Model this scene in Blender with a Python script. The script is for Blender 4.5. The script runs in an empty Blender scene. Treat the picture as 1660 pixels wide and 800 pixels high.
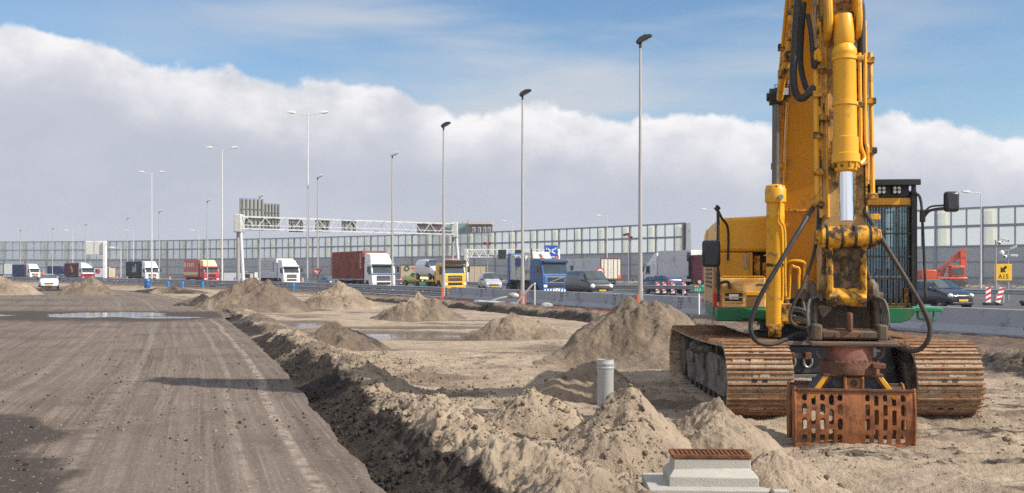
import bpy, bmesh, math, random
import numpy as np
from mathutils import Vector, Matrix
random.seed(7)
R = math.radians
S = bpy.context.scene
COL = S.collection
# ------------------------------------------------------------------ camera, sky, sun, exposure
CAMZ, F, HZ = 1.85, 1700.0, 441.0          # eye height (m), focal length and horizon row in photo pixels
cam = bpy.data.cameras.new('camera'); co = bpy.data.objects.new('camera', cam); COL.objects.link(co)
co.location = (0, 0, CAMZ); co.rotation_euler = (R(90), 0, 0)
cam.sensor_width = 36; cam.lens = F / 1660 * 36; cam.shift_y = (HZ - 400) / 1660
cam.clip_start = .1; cam.clip_end = 6000
S.camera = co
S.cycles.use_denoising = False
S.view_settings.view_transform = 'Standard'; S.view_settings.look = 'None'
S.view_settings.exposure = 0.50; S.view_settings.gamma = 1
SUN_EL = R(40); sx, sy = .92, -.392      # towards the sun: right and slightly behind the camera
W = bpy.data.worlds.new('World'); S.world = W; W.use_nodes = True
nt = W.node_tree; nt.nodes.clear()
def N(t, **k):
    n = nt.nodes.new(t)
    for a, b in k.items(): setattr(n, a, b)
    return n
def L(a, b): nt.links.new(a, b)
def mth(op, a, b=None, c=None, clamp=False):
    n = N('ShaderNodeMath', operation=op, use_clamp=clamp)
    for i, x in enumerate((a, b, c)):
        if x is None: continue
        if isinstance(x, (int, float)): n.inputs[i].default_value = x
        else: L(x, n.inputs[i])
    return n.outputs[0]
def mrange(v, a, b, c, d, smooth=False):
    n = N('ShaderNodeMapRange'); n.interpolation_type = 'SMOOTHSTEP' if smooth else 'LINEAR'
    L(v, n.inputs[0])
    for i, x in enumerate((a, b, c, d)): n.inputs[i + 1].default_value = x
    return n.outputs[0]
def mixc(f, a, b):
    n = N('ShaderNodeMix', data_type='RGBA')
    if isinstance(f, (int, float)): n.inputs[0].default_value = f
    else: L(f, n.inputs[0])
    for i, x in ((6, a), (7, b)):
        if isinstance(x, tuple): n.inputs[i].default_value = (*x[:3], 1)
        else: L(x, n.inputs[i])
    return n.outputs[2]
def noise(vec, scale, detail=4, rough=.5, dist=0):
    n = N('ShaderNodeTexNoise'); n.inputs['Scale'].default_value = scale; n.inputs['Detail'].default_value = detail
    n.inputs['Roughness'].default_value = rough; n.inputs['Distortion'].default_value = dist
    if vec is not None: L(vec, n.inputs['Vector'])
    return n.outputs['Fac']
def mapping(vec, scale, rot=(0, 0, 0), loc=(0, 0, 0)):
    n = N('ShaderNodeMapping'); n.inputs['Scale'].default_value = scale; n.inputs['Rotation'].default_value = rot
    n.inputs['Location'].default_value = loc; L(vec, n.inputs['Vector']); return n.outputs[0]
sky = N('ShaderNodeTexSky', sky_type='NISHITA'); sky.sun_disc = False
sky.sun_elevation = SUN_EL; sky.sun_rotation = math.atan2(sx, sy); sky.air_density = 1.0; sky.dust_density = .3; sky.ozone_density = 2.0
tc = N('ShaderNodeTexCoord'); g = tc.outputs['Generated']
sp = N('ShaderNodeSeparateXYZ'); L(g, sp.inputs[0])
hor = mth('SQRT', mth('ADD', mth('MULTIPLY', sp.outputs[0], sp.outputs[0]), mth('MULTIPLY', sp.outputs[1], sp.outputs[1])))
el = mth('DIVIDE', sp.outputs[2], mth('MAXIMUM', hor, .02))
az = mth('ARCTAN2', sp.outputs[0], sp.outputs[1])
azc = mth('MINIMUM', mth('MAXIMUM', az, -1.2), 1.0)
b1 = noise(mapping(g, (1, 1, .35)), 4.2, 3, .5)
b2 = noise(g, 13, 3, .45); b3 = noise(g, 48, 5, .6)
edge = mth('ADD', mth('MULTIPLY_ADD', azc, -.098, .159), mth('ADD', mth('MULTIPLY_ADD', b1, .10, -.05), mth('ADD', mth('MULTIPLY_ADD', b2, .052, -.026), mth('MULTIPLY_ADD', b3, .022, -.011))))
below = mth('SUBTRACT', edge, el)
mask = mrange(below, -.003, .006, 0, 1, True)
body = noise(mapping(g, (1, 1, 2.2)), 7, 5, .55)
puff = noise(mapping(g, (1, 1, 1.6)), 16, 6, .55)
lit = mth('MULTIPLY', mrange(below, .0, .070, 1, 0, True), mrange(puff, .30, .58, .30, 1))
ccol = mixc(lit, mixc(mrange(body, .35, .65, 0, 1), (.50, .53, .615), (.565, .59, .665)), (.94, .92, .93))
ccol = mixc(mrange(el, .0, .07, .35, 0), ccol, (.60, .635, .70))
cir = noise(mapping(g, (1.0, 1, 5.5), (0, R(-12), 0)), 3.2, 5, .52, .15)
cirm = mth('MULTIPLY', mrange(cir, .34, .72, 0, .85, True), mrange(mth('ABSOLUTE', mth('SUBTRACT', az, .03)), .05, .55, 1, .12, True))
bg1 = N('ShaderNodeBackground'); bg1.inputs[1].default_value = .094
skyc = N('ShaderNodeHueSaturation'); skyc.inputs['Saturation'].default_value = 1.16; L(sky.outputs[0], skyc.inputs['Color']); L(skyc.outputs[0], bg1.inputs[0])
bgc = N('ShaderNodeBackground'); L(mixc(1.0, ccol, (.66, .68, .72)), bgc.inputs[0]); bgc.inputs[1].default_value = .70
bg2 = N('ShaderNodeBackground'); L(ccol, bg2.inputs[0]); bg2.inputs[1].default_value = .74
m1 = N('ShaderNodeMixShader'); L(cirm, m1.inputs[0]); L(bg1.outputs[0], m1.inputs[1]); L(bgc.outputs[0], m1.inputs[2])
m2 = N('ShaderNodeMixShader'); L(mask, m2.inputs[0]); L(m1.outputs[0], m2.inputs[1]); L(bg2.outputs[0], m2.inputs[2])
# unseen bright broken cloud, added overhead and behind the viewer to raise fill light
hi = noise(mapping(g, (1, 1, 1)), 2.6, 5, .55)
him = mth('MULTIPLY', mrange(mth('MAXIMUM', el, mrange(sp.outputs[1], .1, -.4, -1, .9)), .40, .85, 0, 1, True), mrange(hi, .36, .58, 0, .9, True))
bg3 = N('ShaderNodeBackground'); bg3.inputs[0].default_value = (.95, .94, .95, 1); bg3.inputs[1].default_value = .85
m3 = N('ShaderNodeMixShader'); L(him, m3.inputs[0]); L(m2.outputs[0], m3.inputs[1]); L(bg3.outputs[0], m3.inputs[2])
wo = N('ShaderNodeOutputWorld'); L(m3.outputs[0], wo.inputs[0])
sun = bpy.data.lights.new('sun', 'SUN'); sun.energy = 4.4; sun.angle = R(.6); sun.color = (1, .93, .82)
so = bpy.data.objects.new('sun', sun); COL.objects.link(so)
so.rotation_euler = Vector((-sx * math.cos(SUN_EL), -sy * math.cos(SUN_EL), -math.sin(SUN_EL))).to_track_quat('-Z', 'Y').to_euler()
so.location = (60, -20, 60)

# ------------------------------------------------------------------ helpers
def srgb(r, g, b):
    f = lambda c: (c / 255 / 12.92) if c <= 10 else ((c / 255 + .055) / 1.055) ** 2.4
    return (f(r), f(g), f(b))
def at(px, py, Y): return Vector(((px - 830) / F * Y, Y, CAMZ - (py - HZ) / F * Y))
def gx(px, Y): return (px - 830) / F * Y
_M = {}
def M(name, col=(.5, .5, .5), rough=.6, metal=0, var=.12, scale=2.5, dirt=None, amt=0, dscale=3, bump=0, bscale=30, coat=0, trans=0):
    """procedural paint / metal / rubber: uneven tone, optional dirt patches with a shape of their own, fine bump"""
    global nt
    if name in _M: return _M[name]
    m = bpy.data.materials.new(name); m.use_nodes = True; nt = m.node_tree
    b = nt.nodes['Principled BSDF']; out = nt.nodes['Material Output']
    o = N('ShaderNodeTexCoord').outputs['Object']
    n1 = noise(o, scale, 5, .6)
    c = mixc(mrange(n1, .3, .7, 0, 1), tuple(x * (1 - var) for x in col), tuple(min(1, x * (1 + var)) for x in col))
    r = mrange(n1, .3, .7, max(.02, rough - .08), min(1, rough + .08))
    if dirt is not None:
        n2 = noise(o, dscale, 8, .68)
        fac = mrange(n2, .62 - amt * .45, .70 - amt * .3, 0, 1)
        c = mixc(fac, c, dirt); 
        rr = N('ShaderNodeMix', data_type='FLOAT'); L(fac, rr.inputs[0]); L(r, rr.inputs[2]); rr.inputs[3].default_value = .9; r = rr.outputs[0]
        if metal:
            mm = N('ShaderNodeMix', data_type='FLOAT'); L(fac, mm.inputs[0]); mm.inputs[2].default_value = metal; mm.inputs[3].default_value = 0
            L(mm.outputs[0], b.inputs['Metallic'])
    if not (dirt is not None and metal): b.inputs['Metallic'].default_value = metal
    L(c, b.inputs['Base Color']); L(r, b.inputs['Roughness'])
    if coat: b.inputs['Coat Weight'].default_value = coat; b.inputs['Coat Roughness'].default_value = .08
    if bump:
        bn = N('ShaderNodeBump'); bn.inputs['Strength'].default_value = bump; bn.inputs['Distance'].default_value = .02
        L(noise(o, bscale, 6, .6), bn.inputs['Height']); L(bn.outputs[0], b.inputs['Normal'])
    _M[name] = m
    return m
class MB:
    def __init__(s, T=None): s.v = []; s.f = []; s.mi = []; s.m = 0; s.T = T
    def add(s, vs, fs):
        n = len(s.v)
        s.v += [tuple(s.T @ Vector(p)) if s.T is not None else tuple(p) for p in vs]
        s.f += [tuple(i + n for i in q) for q in fs]; s.mi += [s.m] * len(fs); return s
    def hexa(s, p): return s.add(p, [(3, 2, 1, 0), (4, 5, 6, 7), (0, 1, 5, 4), (1, 2, 6, 5), (2, 3, 7, 6), (3, 0, 4, 7)])
    def box(s, c, d, rot=None):
        x, y, z = d[0] / 2, d[1] / 2, d[2] / 2
        p = [Vector(q) for q in ((-x, -y, -z), (x, -y, -z), (x, y, -z), (-x, y, -z), (-x, -y, z), (x, -y, z), (x, y, z), (-x, y, z))]
        if rot is not None: p = [rot @ q for q in p]
        return s.hexa([q + Vector(c) for q in p])
    def bx(s, x0, x1, y0, y1, z0, z1): return s.box(((x0 + x1) / 2, (y0 + y1) / 2, (z0 + z1) / 2), (x1 - x0, y1 - y0, z1 - z0))
    def cyl(s, p0, p1, r0, r1=None, n=14, cap=True):
        p0, p1 = Vector(p0), Vector(p1); r1 = r0 if r1 is None else r1
        d = (p1 - p0).normalized(); a = d.orthogonal().normalized(); b = d.cross(a)
        vs = []
        for p, r in ((p0, r0), (p1, r1)):
            vs += [p + (a * math.cos(t) + b * math.sin(t)) * r for t in [2 * math.pi * k / n for k in range(n)]]
        fs = [(k, (k + 1) % n, n + (k + 1) % n, n + k) for k in range(n)]
        if cap: fs += [tuple(reversed(range(n))), tuple(range(n, 2 * n))]
        return s.add(vs, fs)
    def bar(s, p0, p1, w, h=None):
        """square bar between two points"""
        p0, p1 = Vector(p0), Vector(p1); h = h or w; d = (p1 - p0).normalized()
        up = Vector((0, 0, 1)) if abs(d.z) < .95 else Vector((0, 1, 0))
        a = d.cross(up).normalized() * w / 2; b = a.cross(d).normalized() * h / 2
        return s.hexa([p0 - a - b, p0 + a - b, p0 + a + b, p0 - a + b, p1 - a - b, p1 + a - b, p1 + a + b, p1 - a + b])
    def tube(s, pts, r, n=8, sub=6):
        P = [Vector(p) for p in pts]; Q = []
        if sub > 1 and len(P) > 2:
            E = [P[0] * 2 - P[1]] + P + [P[-1] * 2 - P[-2]]
            for i in range(1, len(E) - 2):
                for k in range(sub):
                    t = k / sub; a, b, c, d = E[i - 1:i + 3]
                    Q.append(.5 * ((2 * b) + (c - a) * t + (2 * a - 5 * b + 4 * c - d) * t * t + (3 * b - a - 3 * c + d) * t ** 3))
            Q.append(P[-1])
        else: Q = P
        vs = []; u = (Q[1] - Q[0]).orthogonal().normalized()
        for i, q in enumerate(Q):
            d = (Q[min(i + 1, len(Q) - 1)] - Q[max(i - 1, 0)]).normalized()
            u = (u - d * u.dot(d)).normalized(); w = d.cross(u)
            vs += [q + (u * math.cos(t) + w * math.sin(t)) * r for t in [2 * math.pi * k / n for k in range(n)]]
        fs = [(i * n + k, i * n + (k + 1) % n, (i + 1) * n + (k + 1) % n, (i + 1) * n + k) for i in range(len(Q) - 1) for k in range(n)]
        fs += [tuple(reversed(range(n))), tuple(range((len(Q) - 1) * n, len(Q) * n))]
        return s.add(vs, fs)
    def prism(s, poly, x0, x1, axis='x', inset=0):
        """polygon in the two other axes, extruded along axis; inset shrinks nothing but keeps outline"""
        n = len(poly); mk = {'x': lambda a, b, t: (t, a, b), 'y': lambda a, b, t: (a, t, b), 'z': lambda a, b, t: (a, b, t)}[axis]
        vs = [mk(a, b, x0) for a, b in poly] + [mk(a, b, x1) for a, b in poly]
        fs = [tuple(reversed(range(n))), tuple(range(n, 2 * n))] + [(k, (k + 1) % n, n + (k + 1) % n, n + k) for k in range(n)]
        return s.add(vs, fs)
    def ball(s, c, r, nu=12, nv=8):
        r = (r, r, r) if isinstance(r, (int, float)) else r
        vs = [(c[0], c[1], c[2] + r[2])]
        for i in range(1, nv):
            a = math.pi * i / nv
            vs += [(c[0] + r[0] * math.sin(a) * math.cos(2 * math.pi * k / nu), c[1] + r[1] * math.sin(a) * math.sin(2 * math.pi * k / nu), c[2] + r[2] * math.cos(a)) for k in range(nu)]
        vs.append((c[0], c[1], c[2] - r[2])); fs = [(0, 1 + k, 1 + (k + 1) % nu) for k in range(nu)]
        for i in range(nv - 2):
            o = 1 + i * nu; fs += [(o + k, o + nu + k, o + nu + (k + 1) % nu, o + (k + 1) % nu) for k in range(nu)]
        o = 1 + (nv - 2) * nu; fs += [(o + k, len(vs) - 1, o + (k + 1) % nu) for k in range(nu)]
        return s.add(vs, fs)
    def lathe(s, prof, p0, axis, n=20):
        """(radius, distance along axis) profile turned about axis through p0"""
        p0 = Vector(p0); d = Vector(axis).normalized(); a = d.orthogonal().normalized(); b = d.cross(a); vs = []
        for r, h in prof: vs += [p0 + d * h + (a * math.cos(t) + b * math.sin(t)) * r for t in [2 * math.pi * k / n for k in range(n)]]
        fs = [(i * n + k, i * n + (k + 1) % n, (i + 1) * n + (k + 1) % n, (i + 1) * n + k) for i in range(len(prof) - 1) for k in range(n)]
        fs += [tuple(reversed(range(n))), tuple(range((len(prof) - 1) * n, len(prof) * n))]
        return s.add(vs, fs)
    def build(s, name, mats, parent=None, bevel=0, smooth=True, angle=38, origin=None, seg=2, subsurf=0):
        mats = mats if isinstance(mats, (list, tuple)) else [mats]
        me = bpy.data.meshes.new(name)
        vs = s.v if origin is None else [(p[0] - origin[0], p[1] - origin[1], p[2] - origin[2]) for p in s.v]
        me.from_pydata(vs, [], s.f)
        for m in mats: me.materials.append(m)
        me.polygons.foreach_set('material_index', s.mi)
        bm = bmesh.new(); bm.from_mesh(me); bmesh.ops.recalc_face_normals(bm, faces=bm.faces); bm.to_mesh(me); bm.free()
        if smooth:
            me.shade_smooth(); 
            if not subsurf: me.set_sharp_from_angle(angle=R(angle))
        o = bpy.data.objects.new(name, me); COL.objects.link(o)
        if parent is not None: o.parent = parent
        if subsurf:
            d = o.modifiers.new('s', 'SUBSURF'); d.levels = d.render_levels = subsurf
        if bevel:
            d = o.modifiers.new('b', 'BEVEL'); d.width = bevel; d.segments = seg; d.limit_method = 'ANGLE'; d.angle_limit = R(40); d.harden_normals = False
        return o
def tag(o, label=None, cat=None, group=None, kind=None):
    if label: o['label'] = label
    if cat: o['category'] = cat
    if group: o['group'] = group
    if kind: o['kind'] = kind
    return o
def thing(name, label, cat, loc=(0, 0, 0), rz=0, group=None):
    o = bpy.data.objects.new(name, None); COL.objects.link(o); o.location = loc; o.rotation_euler = (0, 0, rz); o.empty_display_size = .3
    return tag(o, label, cat, group)
def copy_tree(o, parent=None):
    c = o.copy(); COL.objects.link(c); c.parent = parent
    for ch in o.children: copy_tree(ch, c)
    return c
def text(body, size, mat, parent, loc, rot=(R(90), 0, 0), name='lettering', align='CENTER'):
    c = bpy.data.curves.new(name, 'FONT'); c.body = body; c.size = size; c.align_x = align; c.align_y = 'CENTER'; c.extrude = .004; c.resolution_u = 3
    t = bpy.data.objects.new(name, c); dg = bpy.context.evaluated_depsgraph_get()
    me = bpy.data.meshes.new_from_object(t); o = bpy.data.objects.new(name, me); me.materials.clear(); me.materials.append(mat)
    bpy.data.objects.remove(t); COL.objects.link(o); o.parent = parent; o.location = loc; o.rotation_euler = rot
    return o
# value noise for terrain
def _h(xi, yi, s):
    h = (xi * 374761393 + yi * 668265263 + s * 1442695041) & 0xffffffff
    h = ((h ^ (h >> 13)) * 1274126177) & 0xffffffff
    return ((h ^ (h >> 16)) & 0xffff) / 65535.0
def vn(x, y, s=0):
    x = np.asarray(x, float); y = np.asarray(y, float)
    xi = np.floor(x).astype(np.int64); yi = np.floor(y).astype(np.int64); fx = x - xi; fy = y - yi
    fx = fx * fx * fx * (fx * (fx * 6 - 15) + 10); fy = fy * fy * fy * (fy * (fy * 6 - 15) + 10)
    a = _h(xi, yi, s); b = _h(xi + 1, yi, s); c = _h(xi, yi + 1, s); d = _h(xi + 1, yi + 1, s)
    return (a + (b - a) * fx) * (1 - fy) + (c + (d - c) * fx) * fy
def fbm(x, y, s=0, o=4, g=.5, l=2.03):
    t = 0; a = 1; n = 0
    for i in range(o):
        t = t + a * (vn(x, y, s + i * 17) - .5); n += a; a *= g; x = x * l + 3.7; y = y * l - 1.9
    return t / n * 2
def ridged(x, y, s=0, o=4, g=.55):
    t = 0; a = 1; n = 0
    for i in range(o):
        t = t + a * (1 - np.abs(2 * vn(x, y, s + i * 13) - 1)); n += a; a *= g; x = x * 2.07 + 5.1; y = y * 2.07 + 2.3
    return t / n
def sst(x, a, b):
    t = np.clip((np.asarray(x, float) - a) / (b - a), 0, 1); return t * t * (3 - 2 * t)
def curve(pts):
    ys = [p[0] for p in pts]; xs = [p[1] for p in pts]
    def f(Y):
        Y = np.asarray(Y, float); w = np.maximum(1.0, np.abs(Y) * .06)
        return sum(np.interp(Y + w * k, ys, xs) for k in (-1, -.5, 0, .5, 1)) / 5
    return f
EDGE = curve([(-60, 19.5), (5, 0), (8.76, -1.2), (14.4, -2.9), (20, -4.5), (30, -7.7), (49, -14), (67, -20.9), (85, -29), (108, -41), (140, -60), (3000, -1800)])
RAIL = curve([(-40, 44), (29.4, 14), (73, -4.25), (82, -9.1), (99, -17.5), (120, -29), (132, -38), (150, -50), (170, -63), (200, -85), (230, -110), (265, -150), (300, -200), (3000, -4000)])
BANK = curve([(-20, 9.0), (12, 9.6), (21.4, 10.3), (28, 9.6), (38, 6.3), (47, 2.9), (56, -.7), (66, -5.2), (77, -10.3), (92, -18.5), (110, -31), (140, -50), (200, -95), (3000, -4100)])
def grid_mesh(name, X, Y, Z, mat, attrs=None, uv=None):
    nr, nc = X.shape; me = bpy.data.meshes.new(name); n = nr * nc
    me.vertices.add(n); me.vertices.foreach_set('co', np.stack([X, Y, Z], -1).astype(np.float32).ravel())
    i = np.arange(n).reshape(nr, nc); q = np.stack([i[:-1, :-1], i[:-1, 1:], i[1:, 1:], i[1:, :-1]], -1).reshape(-1, 4)
    me.loops.add(q.size); me.loops.foreach_set('vertex_index', q.ravel().astype(np.int32))
    me.polygons.add(len(q)); me.polygons.foreach_set('loop_start', np.arange(0, q.size, 4, dtype=np.int32))
    me.update(calc_edges=True); me.shade_smooth()
    for k, v in (attrs or {}).items():
        a = me.attributes.new(k, 'FLOAT', 'POINT'); a.data.foreach_set('value', v.astype(np.float32).ravel())
    me.materials.append(mat); o = bpy.data.objects.new(name, me); COL.objects.link(o); return o
# ------------------------------------------------------------------ ground, road, water
def attr(name): n = N('ShaderNodeAttribute'); n.attribute_name = name; return n.outputs['Fac']
def sand_material():
    global nt
    m = bpy.data.materials.new('sand_and_soil'); m.use_nodes = True; nt = m.node_tree; b = nt.nodes['Principled BSDF']
    o = N('ShaderNodeTexCoord').outputs['Object']
    big = noise(o, .35, 5, .6); mid = noise(o, 2.3, 6, .65); fine = noise(o, 45, 4, .6); grain = noise(o, 140, 3, .6)
    sand = mixc(mrange(mid, .3, .7, 0, 1), SAND[0], SAND[1])
    sand = mixc(mrange(big, .5, .68, 0, .55), sand, SAND[2])
    damp = mixc(mrange(mid, .3, .7, 0, 1), (.10, .073, .052), (.185, .14, .10))
    soil = mixc(mrange(mid, .3, .7, 0, 1), (.021, .0165, .0135), (.060, .046, .036))
    mud = mixc(mrange(mid, .3, .7, 0, 1), (.075, .048, .036), (.15, .105, .08))
    c = mixc(mrange(attr('damp'), 0, 1, 0, 1), sand, damp)
    c = mixc(attr('mud'), c, mud)
    jag = mth('ADD', attr('soil'), mth('MULTIPLY_ADD', noise(o, 6, 6, .7), .9, -.45))
    c = mixc(mrange(jag, .35, .62, 0, 1), c, soil)
    spk = mrange(fine, .66, .72, 0, .65); c = mixc(spk, c, (.05, .038, .028))
    spk2 = mrange(grain, .70, .74, 0, .6); c = mixc(spk2, c, (.5, .45, .38))
    gr = mth('MULTIPLY_ADD', grain, .5, .75); cc = N('ShaderNodeMix', data_type='RGBA', blend_type='MULTIPLY'); cc.inputs[0].default_value = 1
    L(c, cc.inputs[6]); L(gr, cc.inputs[7]); L(cc.outputs[2], b.inputs['Base Color'])
    L(mrange(attr('damp'), .5, 1.2, .95, .35), b.inputs['Roughness'])
    b.inputs['Specular IOR Level'].default_value = .25
    bn = N('ShaderNodeBump'); bn.inputs['Strength'].default_value = 1.0; bn.inputs['Distance'].default_value = .035
    L(mth('ADD', mth('ADD', noise(o, 22, 6, .7), mth('MULTIPLY', fine, .4)), mth('MULTIPLY', noise(o, 7, 5, .65), 1.5)), bn.inputs['Height']); L(bn.outputs[0], b.inputs['Normal'])
    return m
SAND = ((.275, .214, .154), (.44, .352, .26), (.21, .16, .115))
MSAND = sand_material()
FLOOR = -.15
def rough_ground(X, Y):
    return (.045 * fbm(X * .7, Y * .7, 3, 3) + .10 * (ridged(X * .55 + .25 * Y, Y * 1.1, 9, 4, .6) - .6) * 1.2 + .035 * fbm(X * 3.2, Y * 3.2, 5, 4, .6) + .012 * fbm(X * 11, Y * 11, 8, 3, .6))
PUD = [(-4.6, 33.5, 3.6, 2.0), (-1.2, 31.2, 2.2, .75), (-8.6, 40.5, 1.7, 2.6), (-3.2, 37.6, 3.2, .9)]
def pud_mask(X, Y):
    m = -9.
    for x, y, a, b in PUD: m = np.maximum(m, 1 - ((X - x) / a) ** 2 - ((Y - y) / b) ** 2)
    return m + .35 * fbm(X * .8, Y * .55, 31, 3)
def ground_h(X, Y):
    X = np.asarray(X, float); Y = np.asarray(Y, float)
    a = X - EDGE(Y); k = X - BANK(Y); r = X - RAIL(Y)
    site = sst(a, -.2, .6)
    base = FLOOR * site * (1 - sst(k, -.15, .55))
    rg = rough_ground(X, Y) * (.4 + .6 * sst(Y, 120, 40))
    n1 = fbm(Y * .33, a * .25 + 2, 21, 3); n2 = fbm(X * 1.4, Y * 1.1, 23, 4, .6)
    # earth bank along the road
    hgt = (.38 + .26 * n1) * sst(Y, 78, 48) * (.75 + .25 * sst(Y, 30, 20))
    cr = 1.22 + .35 * fbm(Y * .5, 4.4 + 0 * Y, 27, 3)
    prof = np.where(a < cr, sst(a, .12, cr), 1 - sst(a, cr, cr + 1.25 + .35 * n1))
    berm = hgt * prof * (1 + .5 * n2 * sst(a, .1, .8)) - .07 * np.exp(-((a - .22) / .16) ** 2) * sst(Y, 70, 30)
    lump = sst(prof, .05, .6) * (.19 * (ridged(X * 1.9, Y * 1.6, 41, 5, .62) - .62) + .05 * fbm(X * 6, Y * 6, 43, 4, .65) + .025 * fbm(X * 17, Y * 17, 47, 3, .6)) * sst(Y, 90, 40)
    # cut bank towards the motorway, with a trench at its foot
    tr = -.38 * np.exp(-((k + .75) / .65) ** 2) * sst(Y, 24, 34) * sst(Y, 85, 62)
    lip = (.12 + .1 * fbm(X * .6, Y * .6, 51, 3)) * np.exp(-((k - .55) / .5) ** 2) * sst(Y, 100, 60)
    rightm = .22 * np.exp(-((k - .35) / .8) ** 2) * sst(Y, 26, 19) * (1 + .8 * n2)
    face = np.exp(-((k + .1) / .5) ** 2) * (.09 * fbm(X * 1.6, Y * 1.6, 55, 4, .6) + .05 * fbm(X * 5, Y * 5, 57, 3))
    # flatter wheel lanes and ridges at the near right
    lane = .16 * (ridged((X * .35 + Y * .12) * 1.0, (Y * 1.25 - X * .18), 61, 4, .6) - .55) * sst(X, .6, 2.6) * sst(Y, 21, 15)
    pm = pud_mask(X, Y); dip = -.085 * sst(pm, -.15, .5)
    calm = 1 - .9 * sst(pm, -.8, .1)
    basin = 1 - .55 * sst(Y, 24, 30) * sst(a, 1.8, 3.5) * sst(k, -.8, -2.0)
    z = base + rg * site * calm * basin + berm * (1 - .9 * sst(k, -3, -.5)) + lump + tr + lip + rightm + face + lane * calm + dip * sst(a, 2, 3)
    under = sst(a, .05, -.5); z = z * (1 - under) - .22 * under
    z = z - .10 * sst(r, .4, 1.0) * (1 - sst(r, 55, 90)) - sst(r, .4, 1.0) * .02
    return z
def ground_z(x, y): return float(ground_h(np.array([x]), np.array([y]))[0])
rows = [np.array([-60., -25, -8, 0, 3, 5])]
ys = 5.6 * 1.0030 ** np.arange(1, 1010); rows += [ys]
yf = [ys[-1]]
while yf[-1] < 2200: yf.append(yf[-1] * 1.04)
YR = np.concatenate(rows + [np.array(yf[1:])])
tf = np.linspace(-.58, .60, 880); TC = np.concatenate([[-6, -3, -1.8, -1.2, -.95, -.8, -.7, -.64], tf, [.64, .7, .8, .95, 1.2, 1.8, 3, 6]])
Yg, Tg = np.meshgrid(YR, TC, indexing='ij'); Xg = Tg * np.maximum(Yg + .6, 4.0) 
Zg = ground_h(Xg, Yg)
a_ = Xg - EDGE(Yg); k_ = Xg - BANK(Yg); r_ = Xg - RAIL(Yg)
nz = fbm(Xg * .9, Yg * .6, 71, 4)
soil = sst(a_, 1.15, .6) * sst(a_, -.6, .0) * sst(Yg, 95, 60) * (1.0 + 1.1 * nz + .5 * fbm(Xg * 2.6, Yg * 1.8, 73, 4, .6))
soil = np.maximum(soil, np.exp(-((k_ + .25) / .55) ** 2) * sst(Yg, 110, 70) * (1.0 + .6 * nz))
soil = np.maximum(soil, .42 * sst(fbm(Xg * .9 + .2 * Yg, Yg * 1.0, 75, 5, .6), .2, .5) * sst(a_, .4, 1) * sst(k_, .3, -.3))
soil = np.maximum(soil, .75 * sst(k_, -.5, .2) * sst(Yg, 25, 19) * sst(k_, 2.2, 1.0))
soil = np.maximum(soil, .54 * sst(ridged((Xg * .35 + Yg * .12), (Yg * 1.25 - Xg * .18), 61, 4, .6), .70, .82) * sst(Xg, 1.2, 3.0) * sst(Yg, 21, 16) * sst(k_, .2, -.3) * sst(fbm(Xg * .6, Yg * .6, 74, 3), -.1, .2))
mud = sst(k_, .0, .8) * (1 - sst(r_, 60, 120)) * .95
damp = sst(pud_mask(Xg, Yg), -.7, .15) * .95
damp = np.maximum(damp, .85 * sst(fbm(Xg * .35 + .2 * Yg, Yg * .7, 77, 5, .62), .08, .40) * sst(a_, .8, 2) * sst(k_, .2, -.5))
damp = np.maximum(damp, .75 * np.exp(-((a_ - 1.2) / .9) ** 2) * sst(fbm(Xg * .8, Yg * .5, 79, 3), -.25, .2) * sst(Yg, 13, 22))
tag(grid_mesh('ground', Xg, Yg, Zg, MSAND, {'soil': np.clip(soil, 0, 1.3), 'mud': mud, 'damp': damp}), kind='structure')
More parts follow.
